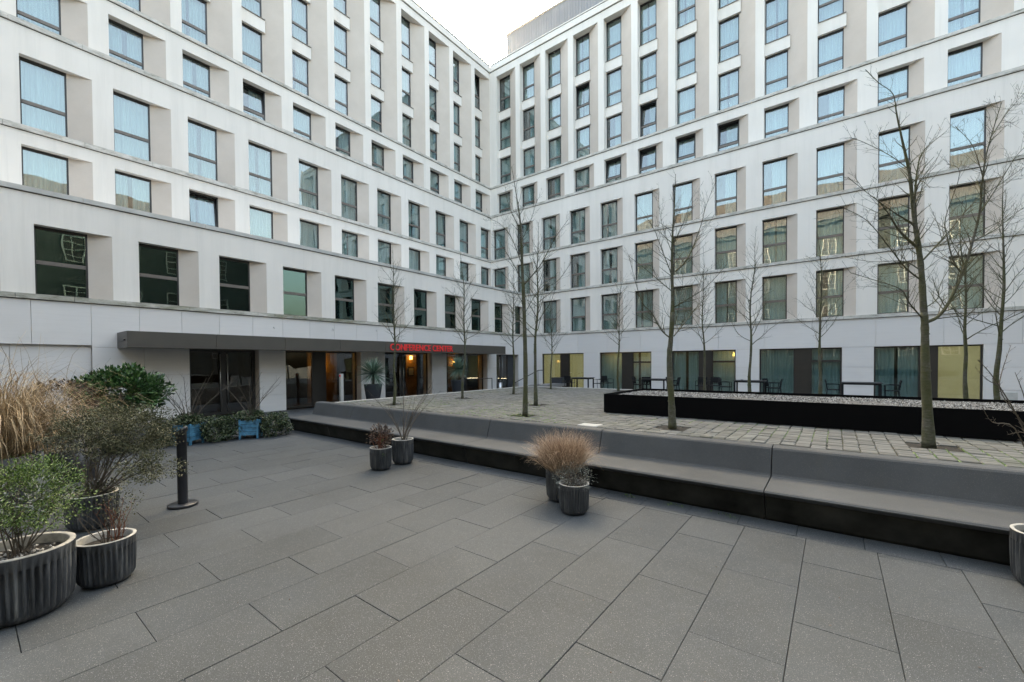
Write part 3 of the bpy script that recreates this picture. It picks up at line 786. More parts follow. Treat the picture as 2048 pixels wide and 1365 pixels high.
# ------------------------------------------------------------------ raised plaza with setts
PZ, K = .70, 1.0714
PX0, PX1, PY0, PY1 = -10.66, 7.6, 6.17, 15.16
base = MB(); base.box(PX0, PX1, PY0, PY1, -.06, PZ-.022)
plaza = tag(part('raised_plaza', base, M['mossjoint'], None), kind='structure')
kb = MB()
n = int((PY1-PY0)/1.05)
for i in range(n+1):
    y0 = PY0+i*1.05; y1 = min(y0+1.05, PY1)
    if y1-y0 < .1: continue
    part('kerb_stone', MB().bevbox(PX0-.14, PX0-.003, y0+.004, y1-.004, -.05, PZ+.012, .008), M['kerb'], plaza)
x = PX0-.14
while x < PX1-.1:
    part('kerb_stone', MB().bevbox(x+.004, min(x+1.05, PX1)-.004, PY1+.003, PY1+.14, -.05, PZ+.012, .008), M['kerb'], plaza)
    x += 1.05
SW, SL = .158, .112
PITS = [(p[0]*K, p[1]*K) for p in [(-8.40,6.32),(-8.20,8.46),(-8.01,10.55),(-4.52,6.30),(-5.49,8.09),(-8.34,13.28),(-5.75,13.4),(-1.90,6.38),(.85,6.64),(-3.0,13.2),(-1.78,12.7),(-.29,13.0),(2.3,13.4),(2.62,12.7)]]
setts = []
sr = random.Random(5)
nx = int((PX1-PX0)/SW)
for i in range(nx):
    x0 = PX0+i*SW; y = PY0+.06+sr.uniform(-SL, 0)
    while y < PY1:
        l = SL*sr.uniform(.82, 1.25); y0, y1 = max(y, PY0+.06), min(y+l, PY1); y += l
        if y1-y0 < .04: continue
        cx, cy = x0+SW/2, (y0+y1)/2
        if any(abs(cx-px) < .26 and abs(cy-py) < .22 for px, py in PITS): continue
        if -3.72 < cx < 6.0 and 8.2 < cy < 10.1: continue
        if -3.42 < cx < -3.02 and 6.2 < cy < 6.46: continue
        setts.append((x0+sr.uniform(-.006,.006), x0+SW+sr.uniform(-.006,.006), y0, y1, sr.uniform(-.006, .006), sr.uniform(-.012,.012), sr.uniform(-.012,.012)))
def sdist(p):
    c = Vector(((p[0]+p[1])/2, (p[2]+p[3])/2, PZ)); return (0 if in_view(c) else 1000)+(c-EYE).length
setts.sort(key=sdist)
JS = .0042
def sett_geo(mb, cx, cy, w_, l_, dz):
    e = .007
    mb.add([(cx-w_,cy-l_,PZ-.03),(cx+w_,cy-l_,PZ-.03),(cx+w_,cy+l_,PZ-.03),(cx-w_,cy+l_,PZ-.03),
            (cx-w_,cy-l_,PZ+dz-e),(cx+w_,cy-l_,PZ+dz-e),(cx+w_,cy+l_,PZ+dz-e),(cx-w_,cy+l_,PZ+dz-e),
            (cx-w_+e,cy-l_+e,PZ+dz),(cx+w_-e,cy-l_+e,PZ+dz),(cx+w_-e,cy+l_-e,PZ+dz),(cx-w_+e,cy+l_-e,PZ+dz)],
           [(0,1,5,4),(1,2,6,5),(2,3,7,6),(3,0,4,7),(4,5,9,8),(5,6,10,9),(6,7,11,10),(7,4,8,11),(8,9,10,11)])
for (x0, x1, y0, y1, dz, tx, ty) in setts[:300]:
    w_, l_ = SW/2-JS, round((y1-y0)/2-JS, 2)
    def mk():
        mb = MB(); e = .007; mb.bevbox(-w_, w_, -l_, l_, -.03, 0, e); return mb.mesh('sett', [M['sett']])
    link('sett', cached(('sett', l_), mk), plaza, ((x0+x1)/2, (y0+y1)/2, PZ+dz), (tx, ty, 0))
mb = MB()
for (x0, x1, y0, y1, dz, tx, ty) in setts[300:]:
    sett_geo(mb, (x0+x1)/2, (y0+y1)/2, (x1-x0)/2-JS, (y1-y0)/2-JS, dz)
tag(part('sett', mb, M['settmass'], plaza), kind='stuff')
for i, (px, py) in enumerate(PITS):                       # planting holes round the trunks
    mb = MB(); mb.quad((px-.27,py-.24,PZ-.019), (px+.27,py-.24,PZ-.019), (px+.27,py+.24,PZ-.019), (px-.27,py+.24,PZ-.019))
    part('tree_pit', mb, M['soil'], plaza)
c = on_z(1165, 857, PZ)
tag(part('cover_plate', MB().bevbox(-.17, .17, -.13, .13, -.01, .012, .004), M['plate'], None, (-3.22, 6.33, PZ)), 'white square cover plate lying flat on the cobbled plaza', 'plate')

# moss and weeds in the joints of the near setts
mr = random.Random(3); mb = MB()
for i in range(5200):
    gx = PX0+SW*mr.randint(0, nx-1); gy = PY0+.02+abs(mr.gauss(0, 1.1))
    if gy > 12 or mnoise.noise(Vector((gx*.45, gy*.4, 2))) < .0: continue
    s_ = mr.uniform(.010, .024); h_ = mr.uniform(.002, .012)
    cx, cy = gx+mr.uniform(-.004, .004), gy
    mb.add([(cx-s_*.35,cy-s_*1.8,PZ-.010),(cx+s_*.35,cy-s_*1.5,PZ-.010),(cx+s_*.35,cy+s_*1.8,PZ-.010),(cx-s_*.35,cy+s_*1.6,PZ-.010),(cx,cy,PZ+h_)], [(0,1,4),(1,2,4),(2,3,4),(3,0,4)])
tag(part('moss', mb, M['green'], None), 'thin green moss growing in the joints of the cobbles', 'moss', kind='stuff')

# ------------------------------------------------------------------ long bench along the plaza
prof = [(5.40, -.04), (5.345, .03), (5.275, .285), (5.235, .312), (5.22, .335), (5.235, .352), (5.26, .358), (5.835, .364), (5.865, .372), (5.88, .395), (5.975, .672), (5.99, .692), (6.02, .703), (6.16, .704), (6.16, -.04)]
bench = thing('bench', 'long dark stone bench with a leaning back along the raised plaza', 'bench', (-1.6, 5.5, 0))
bj = [-11.42, -9.56, -7.32, -5.08, -2.84, -.60, 1.64, 3.88, 6.12, 7.6]
for xa, xb in zip(bj, bj[1:]):
    mb = MB(); n = len(prof); nx_ = 2
    vs_ = [(xa+.006, y, z) for y, z in prof]+[(xb-.006, y, z) for y, z in prof]
    vs_ = [(x+1.6, y-5.5, z) for x, y, z in vs_]
    fs = [(i, i+1, n+i+1, n+i) for i in range(n-1)]
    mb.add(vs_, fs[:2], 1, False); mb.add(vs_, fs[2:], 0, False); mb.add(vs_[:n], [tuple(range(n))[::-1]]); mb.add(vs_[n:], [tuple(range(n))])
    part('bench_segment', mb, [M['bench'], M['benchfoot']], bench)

# ------------------------------------------------------------------ black gravel tray on the plaza
TX0, TX1, TY0 = -3.80, 5.8, 8.10
TZ = on_y(1207, 788, TY0).z; TY1 = on_z(1283, 777, TZ).y
tray = thing('gravel_tray', 'low black steel box filled with pale gravel standing on the cobbles', 'planter box', ((TX0+TX1)/2, (TY0+TY1)/2, PZ))
ox, oy = (TX0+TX1)/2, (TY0+TY1)/2
def tb(x0, x1, y0, y1, z0, z1): return MB().box(x0-ox, x1-ox, y0-oy, y1-oy, z0-PZ, z1-PZ)
part('side_wall', tb(TX0, TX1, TY0, TY0+.03, PZ+.012, TZ), M['black'], tray)
part('side_wall', tb(TX0, TX1, TY1-.03, TY1, PZ+.012, TZ), M['black'], tray)
part('side_wall', tb(TX0, TX0+.03, TY0+.031, TY1-.031, PZ+.012, TZ), M['black'], tray)
part('side_wall', tb(TX1-.03, TX1, TY0+.031, TY1-.031, PZ+.012, TZ), M['black'], tray)
part('gravel_bed', tb(TX0+.031, TX1-.031, TY0+.031, TY1-.031, TZ-.12, TZ-.05), M['gravelbed'], tray)
part('foot', tb(TX0+.02, TX1-.02, TY0+.05, TY1-.05, PZ-.02, PZ+.011), M['frame'], tray)
mb = MB(); pr = random.Random(9)
for i in range(15000):
    x, y = pr.uniform(TX0+.05, TX1-.05), pr.uniform(TY0+.05, TY1-.05)
    s_ = pr.uniform(.006, .014)
    if mnoise.noise(Vector((x*1.1, y*1.6, 5))) < -.25 and pr.random() < .8: continue
    a = pr.uniform(0, 6.28); c_, n_ = math.cos(a), math.sin(a); z0 = TZ-.05-PZ; st = pr.uniform(.5, 1)
    pts = [(-s_, 0), (0, -s_*st), (s_, 0), (0, s_*st)]
    vs_ = [(x-ox+px*c_-py*n_, y-oy+px*n_+py*c_, z0+s_*.35) for px, py in pts]+[(x-ox+pr.uniform(-.3,.3)*s_, y-oy+pr.uniform(-.3,.3)*s_, z0+s_*pr.uniform(.9,1.4)), (x-ox, y-oy, z0-.004)]
    mb.add(vs_, [(0,1,4),(1,2,4),(2,3,4),(3,0,4),(1,0,5),(2,1,5),(3,2,5),(0,3,5)])
tag(part('gravel', mb, M['gravel'], tray), kind='stuff')

# ------------------------------------------------------------------ terrace in front of the right wing and the corner steps
TRZ = .16
mb = MB(); mb.box(-13.6, 7.3, A1-3.6, A1+.05, -.06, TRZ)
terr = tag(part('terrace', mb, M['terrace'], None), kind='structure')
steps = thing('steps', 'short flight of grey stone steps beside the dark corner door', 'steps', (-14.3, 21.4, 0))
for i, (x0, x1, z) in enumerate(((-15.0, -13.61, .16), (-14.6, -13.61, .30), (-14.2, -13.3, .44))):
    part('step', MB().bevbox(x0+14.3, x1+14.3, -1.3+.01*i, 1.6-.01*i, -.02 if i == 0 else z-.16, z, .01), M['terrace'], steps)
part('side_wall', MB().box(.2, 1.0, 1.1, 1.58, .45, .80), M['tallpot'], steps)
rail = thing('handrail', 'thin dark handrail rising beside the corner steps', 'handrail', (-14.2, 20.0, 0))
pa, pb = on_y(1077, 741, 20.0), on_y(1026, 768, 20.0)
L0 = Vector((-14.2, 20.0, 0))
part('rail', MB().tube([pb-L0, pa-L0, pa-L0+Vector((.35, 0, .01))], [.022]*3, 8), M['frame'], rail)
for f in (.12, .98):
    q = pb.lerp(pa, f)-L0
    part('rail_post', MB().tube([q, (q.x, q.y, .02)], [.016]*2, 6), M['frame'], rail)

# ------------------------------------------------------------------ buildings behind the camera, seen in the window glass
def house(label, x0, x1, y0, y1, h, ridge, axis, face, cols, zs):
    cx, cy = (x0+x1)/2, (y0+y1)/2
    t = thing('old_building', label, 'building', (cx, cy, 0))
    hx, hy = (x1-x0)/2, (y1-y0)/2
    wall = part('wall', MB().box(-hx, hx, -hy, hy, 0, h), M['houseb'], t)
    mb = MB(); e = .5
    if axis == 'x':
        mb.add([(-hx-e,-hy-e,h),(hx+e,-hy-e,h),(hx+e,hy+e,h),(-hx-e,hy+e,h),(-hx,0,ridge),(hx,0,ridge)], [(0,1,5,4),(2,3,4,5),(1,2,5),(3,0,4),(3,2,1,0)])
    else:
        mb.add([(-hx-e,-hy-e,h),(hx+e,-hy-e,h),(hx+e,hy+e,h),(-hx-e,hy+e,h),(0,-hy,ridge),(0,hy,ridge)], [(1,2,5,4),(3,0,4,5),(0,1,4),(2,3,5),(3,2,1,0)])
    part('roof', mb, M['tile'], t)
    part('cornice', MB().box(-hx-.35, hx+.35, -hy-.35, hy+.35, h-.5, h-.05), M['houseb'], t)
    for z in zs:
        for c_ in cols:
            mb = MB(); gl_ = MB()
            def bx(m_, a0, a1, d0, d1, z0, z1):
                if face == 'y+': m_.box(a0-cx, a1-cx, y1-cy+d0, y1-cy+d1, z0, z1)
                else: m_.box(x0-cx-d1, x0-cx-d0, a0-cy, a1-cy, z0, z1)
            bx(mb, c_-.65, c_-.57, .0, .06, z, z+2); bx(mb, c_+.57, c_+.65, .0, .06, z, z+2); bx(mb, c_-.57, c_+.57, .0, .06, z, z+.08); bx(mb, c_-.57, c_+.57, .0, .06, z+1.92, z+2)
            bx(mb, c_-.03, c_+.03, .005, .055, z+.08, z+1.92)
            for q in (.55, 1.0, 1.45): bx(mb, c_-.57, c_+.57, .01, .05, z+q-.025, z+q+.025)
            o = part('window', mb, M['white'], t)
            bx(gl_, c_-.57, c_+.57, .002, .008, z+.08, z+1.92); part('pane', gl_, M['frame'], o)
house('old grey green building with white sash windows mirrored in the right wing glass', -26, 13, -24, -13, 17.5, 23.5, 'x', 'y+', [-23+3.2*i for i in range(11)], (2.2, 6.0, 9.8, 13.4))
house('old grey green building with tiled roof mirrored in the left wing glass', 13.2, 24, -24, 20, 13.5, 19.0, 'y', 'x-', [-20+3.2*i for i in range(12)], (2.2, 6.0, 9.8))

# ================================================================== TREES
def smooth(pts, k=3):
    """Catmull-Rom through the points"""
    out = []
    P_ = [pts[0]]+list(pts)+[pts[-1]]
    for i in range(1, len(P_)-2):
        p0, p1, p2, p3 = P_[i-1], P_[i], P_[i+1], P_[i+2]
        for j in range(k):
            t = j/k
            out.append(tuple(.5*((2*p1[c])+(-p0[c]+p2[c])*t+(2*p0[c]-5*p1[c]+4*p2[c]-p3[c])*t*t+(-p0[c]+3*p1[c]-3*p2[c]+p3[c])*t**3) for c in range(len(p1))))
    out.append(tuple(pts[-1])); return out
def wiggle(p, d, length, r, n, up, jit):
    """a branch as a wandering polyline"""
    pts = [Vector(p)]; d = Vector(d).normalized()
    for i in range(n):
        d = (d+Vector((r.gauss(0, jit), r.gauss(0, jit), r.gauss(0, jit)+up))).normalized()
        pts.append(pts[-1]+d*(length/n))
    return pts
def twigs_on(mb, pts, rads, r, dens, length, level, mi=0, start=.2):
    """side shoots along a branch"""
    tot = sum((pts[i+1]-pts[i]).length for i in range(len(pts)-1))
    if tot < .03: return
    n = max(1, int(tot*dens))
    for k in range(n):
        f = start+(1-start)*(k+r.random()*.8)/n
        s = f*(len(pts)-1); i = min(int(s), len(pts)-2); p = pts[i].lerp(pts[i+1], s-i)
        t = (pts[i+1]-pts[i]).normalized()
        side = t.orthogonal().normalized(); side.rotate(Matrix.Rotation(r.uniform(0, 6.283), 3, t))
        ang = r.uniform(.55, 1.0)
        d = t*math.cos(ang)+side*math.sin(ang)
        d.z += .18
        L = length*(1-.55*f)*r.uniform(.45, 1.25)
        rr = max(.0019, min((rads[i]*(1-(s-i))+rads[i+1]*(s-i))*.5, .008))
        q = wiggle(p, d, L, r, 3 if level else 4, .06, .13)
        rs = [rr*(1-.68*j/(len(q)-1)) for j in range(len(q))]
        mb.tube(q, rs, 3, mi, cap=False)
        if level > 0: twigs_on(mb, q, rs, r, 7.5, L*.42, level-1, mi, .25)
        elif r.random() < .5:
            e = q[-1]; b_ = .006
            mb.add([e+Vector((b_*.5,0,0)), e+Vector((-b_*.3,b_*.4,0)), e+Vector((-b_*.3,-b_*.4,0)), e+(q[-1]-q[-2]).normalized()*b_*2.2], [(0,1,3),(1,2,3),(2,0,3)], mi)
def knots(pts, rads, r):
    """a trunk line with small swellings"""
    return [x*(1+r.uniform(-.05, .09)) for x in rads]
def tree(label, base, height, tr, crotch, seed, spread=1.05, limbs=None, leader=None, dens=1.0):
    r = random.Random(seed)
    t = thing('tree', label, 'tree', base, 0, 'bare young trees on the plaza')
    B = Vector(base); tr *= .86
    if leader: tp = [Vector(q) for q in smooth([tuple(Vector(q)-B) for q in leader], 4)]
    else:
        cp = [(0, 0, -.03)]; x = y = 0
        for i in range(1, 9):
            x += r.gauss(0, .022)*height/4; y += r.gauss(0, .022)*height/4
            cp.append((x, y, height*i/8))
        tp = [Vector(q) for q in smooth(cp, 3)]
    H_ = tp[-1].z
    def rad_at(z):
        f = max(0, min(1, z/H_))
        return max(.004, tr*(1.12-.18*min(1, f*6)) * (1-.30*min(1, f/(crotch/H_))) * (1 if z < crotch else max(.06, 1-(z-crotch)/(H_-crotch))**.9))
    rads = [rad_at(p.z)*(1+r.uniform(-.07, .1)) for p in tp]
    rads[0] *= 1.12
    ic = next(i for i, p in enumerate(tp) if p.z >= crotch+.15) if H_ > crotch+.2 else len(tp)-1
    mb = MB(); mb.tube(tp[:ic+1], rads[:ic+1], 9)
    for k in range(7):                                      # knots of cut branches
        i = r.randint(1, max(2, ic-1)); a = r.uniform(0, 6.28); p = tp[i]; q = Vector((math.cos(a), math.sin(a), .2))
        mb.tube([p+q*rads[i]*.6, p+q*rads[i]*1.22], [rads[i]*.34, rads[i]*.2], 5)
    part('trunk', mb, M['bark'], t)
    cb = MB()
    cb.tube(tp[ic:], rads[ic:], 6, cap=False)
    twigs_on(cb, tp[ic:], rads[ic:], r, 12*dens, .36, 1)
    if limbs:
        for (pl, r0) in limbs:
            q = [Vector(x) for x in smooth([tuple(Vector(x)-B) for x in pl], 4)]
            rs = [max(.003, .74*r0*(1-.86*i/(len(q)-1))) for i in range(len(q))]
            cb.tube(q, rs, 6, cap=False)
            twigs_on(cb, q, rs, r, 19*dens, .50, 2, 0, .08)
    else:
        n = int(24*dens); ga = r.uniform(0, 6)
        for k in range(n):
            f = (k+.3*r.random())/n; z = crotch+(H_-crotch)*.80*f
            i = min(range(len(tp)), key=lambda j: abs(tp[j].z-z)); p = tp[i].copy(); p.z = z
            p.x, p.y = tp[i].x, tp[i].y
            ga += 2.4+r.uniform(-.5, .5); el = r.uniform(.5, .85)+.25*f
            d = Vector((math.cos(ga)*math.cos(el), math.sin(ga)*math.cos(el), math.sin(el)))
            L = spread*(1-.62*f)*r.uniform(.75, 1.2)
            q = wiggle(p, d, L, r, 6, .07, .10); r0 = max(.006, rads[i]*.42)
            rs = [max(.003, r0*(1-.8*j/(len(q)-1))) for j in range(len(q))]
            cb.tube(q, rs, 4, cap=False)
            twigs_on(cb, q, rs, r, 11*dens, .42, 1)
    part('crown', cb, M['bark'], t)
    return t
def px_lines(origin, sc, depth, lines, seed, B, spread_depth=.5):
    """branch lines read from the photograph, given their own depth round the trunk"""
    r = random.Random(seed); out = []
    for (pl, r0) in lines:
        k = r.uniform(-1, 1)*spread_depth
        pts = []
        n = len(pl)
        for i, (x, y) in enumerate(pl):
            f = i/(n-1)
            lat = abs(x-pl[0][0])/sc/F_PX*depth
            pts.append(at_depth(origin[0]+x/sc, origin[1]+y/sc, depth+k*f*(.35+lat)))
        out.append((pts, r0))
    return out
def P3(x, y): return (x*K, y*K, PZ-.02)
# nearest tree, right
b12 = P3(.85, 6.64); d12 = depth_of(b12); o12, s12 = (1700, 100), 2.276
l12 = px_lines(o12, s12, d12, [([(360, 1800), (352, 1640), (345, 1500), (342, 1360), (340, 1240), (333, 1150), (325, 1010), (312, 900), (297, 800), (285, 700), (270, 560), (235, 400), (212, 290), (195, 200), (130, 150), (70, 90)], .062)], 1, b12, 0)[0][0]
l12[0] = Vector(b12)
t12 = px_lines(o12, s12, d12, [
    ([(348, 1240), (400, 1215), (450, 1150), (510, 1020), (550, 900), (590, 740), (602, 600), (620, 480), (650, 370), (690, 240)], .030),
    ([(510, 1018), (470, 960), (440, 840), (436, 760), (500, 560), (440, 520)], .014),
    ([(300, 800), (296, 660), (308, 540), (335, 460), (440, 370)], .020),
    ([(325, 1218), (268, 1150), (230, 1090), (100, 1045), (0, 1015)], .013),
    ([(325, 1050), (250, 990), (180, 900), (80, 780), (-30, 720)], .014),
    ([(300, 895), (225, 825), (172, 740), (108, 668)], .024),
    ([(285, 790), (200, 740), (90, 660), (-10, 580)], .012),
    ([(315, 1000), (240, 962), (100, 965), (-40, 940)], .010),
    ([(335, 955), (440, 840), (560, 700), (700, 600), (800, 530)], .015),
    ([(350, 1170), (400, 1130), (415, 1060), (520, 880)], .010),
    ([(595, 740), (660, 640), (760, 480), (830, 420)], .011),
    ([(560, 870), (660, 820), (760, 740), (840, 690)], .011),
    ([(280, 700), (320, 600), (365, 630)], .012),
    ([(262, 540), (180, 480), (60, 420), (0, 400)], .008),
    ([(610, 600), (560, 440), (480, 350)], .008),
    ([(640, 400), (720, 280), (800, 190)], .009)], 12, b12, .9)
tree('thick barked bare tree in front of the yellow lit window, nearest of all trees', b12, 4, .066, 1.45, 12, 1.2, t12, l12, 1.0)
# tree before the black box
b8 = P3(-1.90, 6.38); d8 = depth_of(b8); o8, s8 = (1220, 320), 2.4385
l8 = px_lines(o8, s8, d8, [([(305, 1310), (300, 1180), (292, 1060), (290, 950), (298, 860), (305, 700), (302, 500), (306, 350), (316, 200), (320, 70)], .06)], 2, b8, 0)[0][0]
l8[0] = Vector(b8)
t8 = px_lines(o8, s8, d8, [
    ([(294, 870), (250, 830), (205, 750), (160, 700), (125, 600), (95, 480)], .016),
    ([(312, 860), (360, 800), (430, 710), (560, 570)], .015),
    ([(310, 720), (380, 680), (470, 620), (570, 510)], .014),
    ([(318, 545), (380, 480), (440, 330), (470, 220), (515, 110)], .016),
    ([(300, 560), (250, 430), (215, 340), (170, 270)], .012),
    ([(300, 640), (240, 590), (170, 530), (90, 470)], .011),
    ([(300, 450), (250, 300), (235, 160)], .009),
    ([(306, 420), (360, 300), (400, 180)], .009),
    ([(304, 780), (270, 740), (250, 660)], .008),
    ([(318, 800), (350, 640), (355, 560)], .009)], 8, b8, .9)
tree('bare tree rooted just in front of the black gravel box', b8, 4, .064, 1.6, 8, 1.1, t8, l8, 1.0)
b4 = P3(-4.52, 6.30); d4 = depth_of(b4); o4, s4 = (980, 300), 2.436
l4 = px_lines(o4, s4, d4, [([(174, 1298), (173, 1150), (172, 1000), (168, 850), (164, 720), (158, 600), (153, 450), (145, 330), (125, 200), (105, 80)], .06)], 3, b4, 0)[0][0]
l4[0] = Vector(b4)
t4 = px_lines(o4, s4, d4, [
    ([(164, 660), (240, 570), (290, 480), (330, 410), (385, 335)], .017),
    ([(155, 560), (110, 440), (60, 370), (-10, 330)], .013),
    ([(158, 640), (110, 550), (60, 470), (20, 400)], .013),
    ([(168, 800), (230, 700), (330, 640), (400, 540)], .010),
    ([(166, 760), (110, 660), (50, 590)], .010),
    ([(152, 450), (200, 340), (230, 240)], .010),
    ([(150, 400), (90, 270), (75, 180)], .009),
    ([(170, 860), (120, 800), (80, 760)], .007)], 4, b4, .9)
tree('bare tree with olive green trunk left of the black gravel box', b4, 4, .060, 2.45, 4, 1.1, t4, l4, 1.0)
T = [((-8.40, 6.32), 3.6, .040, 1.35, 21, .95, 'thin bare tree closest to the left end of the stone bench'),
     ((-8.20, 8.46), 3.9, .042, 1.45, 22, 1.0, 'thin bare tree standing in front of the pale skirted yucca'),
     ((-8.01, 10.55), 3.9, .042, 1.45, 23, 1.0, 'thin bare tree before the dark corner door'),
     ((-5.49, 8.09), 4.1, .050, 1.55, 25, 1.0, 'bare tree just right of and behind the olive green trunk'),
     ((-8.34, 13.28), 3.4, .040, 1.30, 26, .85, 'small bare tree before the left yellow lit window'),
     ((-5.75, 13.4), 3.9, .044, 1.45, 27, .95, 'thin bare tree behind the left end of the black box'),
     ((-3.0, 13.2), 4.2, .045, 1.40, 29, 1.0, 'thin bare tree before the warm lit window behind the box'),
     ((-1.78, 12.7), 4.4, .048, 1.40, 30, 1.05, 'bare tree beside the table with a small dark dish'),
     ((-.29, 13.0), 4.1, .048, 1.35, 31, 1.0, 'bare tree before the unlit teal window with a transom'),
     ((2.3, 13.4), 4.3, .050, 1.40, 33, 1.0, 'bare pale trunk tree before the right yellow lit window'),
     ((2.62, 12.7), 4.6, .056, 1.40, 34, 1.15, 'bare tree farthest right, before plain white wall')]
for (xy, h_, r_, c_, sd_, sp_, lb) in T: tree(lb, P3(*xy), h_*K*1.03, r_*K, c_*K, sd_, sp_*K)

# ================================================================== POTS AND PLANTS
def leaf(mb, p, d, n, L, W, mi=0):
    """a folded four-point leaf at p pointing along d"""
    d = d.normalized(); s = d.cross(n)
    s = s.normalized() if s.length > 1e-4 else d.orthogonal().normalized()
    up = s.cross(d)
    m_ = p+d*L*.45
    mb.add([p, m_+s*W-up*W*.25, p+d*L, m_-s*W-up*W*.25], [(0, 1, 2), (0, 2, 3)], mi)
def rand_dir(r, up=0.0):
    v = Vector((r.gauss(0, 1), r.gauss(0, 1), r.gauss(0, 1))); v.normalize(); v.z += up
    return v.normalized()
def crown(mb, c, R, n, L, W, r, fill=.35, up=.3, lump=.35, mi=0):
    """leaves through an uneven ellipsoid with denser clumps"""
    k = 0; s0 = r.uniform(0, 50)
    while k < n:
        v = rand_dir(r); f = r.uniform(fill, 1)**.5
        q = mnoise.noise(Vector((v.x*1.7+s0, v.y*1.7, v.z*1.7)))
        f *= 1+lump*q
        p = Vector((c[0]+v.x*R[0]*f, c[1]+v.y*R[1]*f, c[2]+v.z*R[2]*f))
        if mnoise.noise(p*5+Vector((s0, 0, 0))) < -.22: k += .3; continue
        leaf(mb, p, (v+rand_dir(r)*.8+Vector((0, 0, up))), rand_dir(r, 1.0), L*r.uniform(.6, 1.2), W*r.uniform(.7, 1.2), mi); k += 1
def bush_stems(mb, base, c, R, n, r, r0=.008, twig=0, mi=0):
    for i in range(n):
        v = rand_dir(r); e = Vector((c[0]+v.x*R[0]*.9, c[1]+v.y*R[1]*.9, c[2]+abs(v.z)*R[2]*.8))
        b0 = Vector(base)+Vector((r.uniform(-.05, .05), r.uniform(-.05, .05), 0))
        mid = b0.lerp(e, .5)+Vector((r.gauss(0, .05), r.gauss(0, .05), .05))
        pts = [Vector(x) for x in smooth([tuple(b0), tuple(mid), tuple(e)], 4)]
        rs = [r0*(1-.8*j/(len(pts)-1)) for j in range(len(pts))]
        mb.tube(pts, rs, 4, mi, cap=False)
        if twig: twigs_on(mb, pts, rs, r, 12, .16, twig-1 if twig > 1 else 0, mi, .3)
def fluted_pot(label, p, R, H_, ribs=36, group='fluted grey pots', soil=.05, rz=0.0):
    t = thing('plant_pot', label, 'pot', (p[0], p[1], 0), rz, group)
    n = ribs*6
    band = .80
    def fl(k, i): return 1.0 if not (3 <= i <= 6) else (.975+.045*max(-1, min(1, 1.6*math.cos(6.2832*k/6))))
    body = MB()
    body.lathe([(R*.66, .0), (R*.80, .012), (R*.90, H_*.10), (R*.945, H_*.16), (R*.965, H_*.30), (R*.985, H_*.55), (R*.995, H_*band), (R*1.0, H_*(band+.015)), (R*1.01, H_*.985)], n, 0, (0, 0), fl)
    part('pot_body', body, M['pot'], t)
    rim = MB(); rim.lathe([(R*1.01, H_*.985), (R*1.012, H_*.995), (R*1.0, H_), (R*.90, H_), (R*.885, H_*.99), (R*.88, H_-soil-.02)], 40)
    part('pot_rim', rim, M['rim'], t)
    s = MB(); s.disc((0, 0), R*.885, H_-soil, 30); part('soil', s, M['soil'], t)
    return t
def base_pt(px, py, R):
    b = on_z(px, py, 0); v = Vector((b.x, b.y, 0)).normalized()
    return (b.x+v.x*R*.72, b.y+v.y*R*.72)
def bare_shrub(name, label, p, z0, n, h, spreadx, seed, mat='twig', twig=1, r0=.007, cat='shrub', offs=(0, 0)):
    r = random.Random(seed)
    t = thing(name, label, cat, (p[0], p[1], z0))
    mb = MB()
    for i in range(n):
        a = r.uniform(0, 6.28); s = spreadx*r.uniform(.3, 1)
        e = Vector((math.cos(a)*s+offs[0], math.sin(a)*s+offs[1], h*r.uniform(.65, 1)))
        mid = Vector((e.x*.35+r.gauss(0, .02), e.y*.35+r.gauss(0, .02), e.z*.45))
        pts = [Vector(x) for x in smooth([(r.uniform(-.03,.03), r.uniform(-.03,.03), -.03), tuple(mid), tuple(e)], 5)]
        rs = [r0*(1-.78*j/(len(pts)-1)) for j in range(len(pts))]
        mb.tube(pts, rs, 4, cap=False)
        twigs_on(mb, pts, rs, r, 9, h*.28, twig, 0, .25)
    part('branches', mb, M[mat], t); return t
def grass(label, p, z0, n, h, spread, mat, seed, droop=1.0, wid=.004, group=None, rb=.12, kink=.10):
    """arching blades: each starts at the crown and bends over under its own weight"""
    r = random.Random(seed)
    t = thing('ornamental_grass', label, 'grass', (p[0], p[1], z0), 0, group)
    mb = MB(); ns = 7
    for i in range(n):
        a = r.uniform(0, 6.283); f0 = r.random()**.5
        b0 = Vector((math.cos(a), math.sin(a), 0))*rb*f0
        a2 = a+r.gauss(0, .6); el = 1.45-.95*f0*r.random()**.6*min(1, spread/h*1.6)
        d = Vector((math.cos(a2)*math.cos(el), math.sin(a2)*math.cos(el), math.sin(el)))
        L = h*r.uniform(.55, 1.15); p_ = b0.copy(); pts = [p_.copy()]
        g = droop*r.uniform(.4, 1.5)*.5
        for j in range(ns):
            fj = j/ns
            d = (d+Vector((r.gauss(0, kink), r.gauss(0, kink), -g*fj*fj+r.gauss(0, kink*.4)))).normalized()
            p_ = p_+d*(L/ns); pts.append(p_.copy())
        s = Vector((-d.y, d.x, 0)); s = s.normalized() if s.length > .01 else Vector((1, 0, 0))
        s.rotate(Matrix.Rotation(r.uniform(-1.2, 1.2), 3, 'Z'))
        vs_ = []
        for j, q in enumerate(pts):
            w_ = wid*r.uniform(.8, 1.2)*(1-.8*j/ns); vs_ += [q-s*w_, q+s*w_]
        mb.add(vs_, [(2*j, 2*j+1, 2*j+3, 2*j+2) for j in range(ns)])
    part('blades', mb, M[mat], t); return t

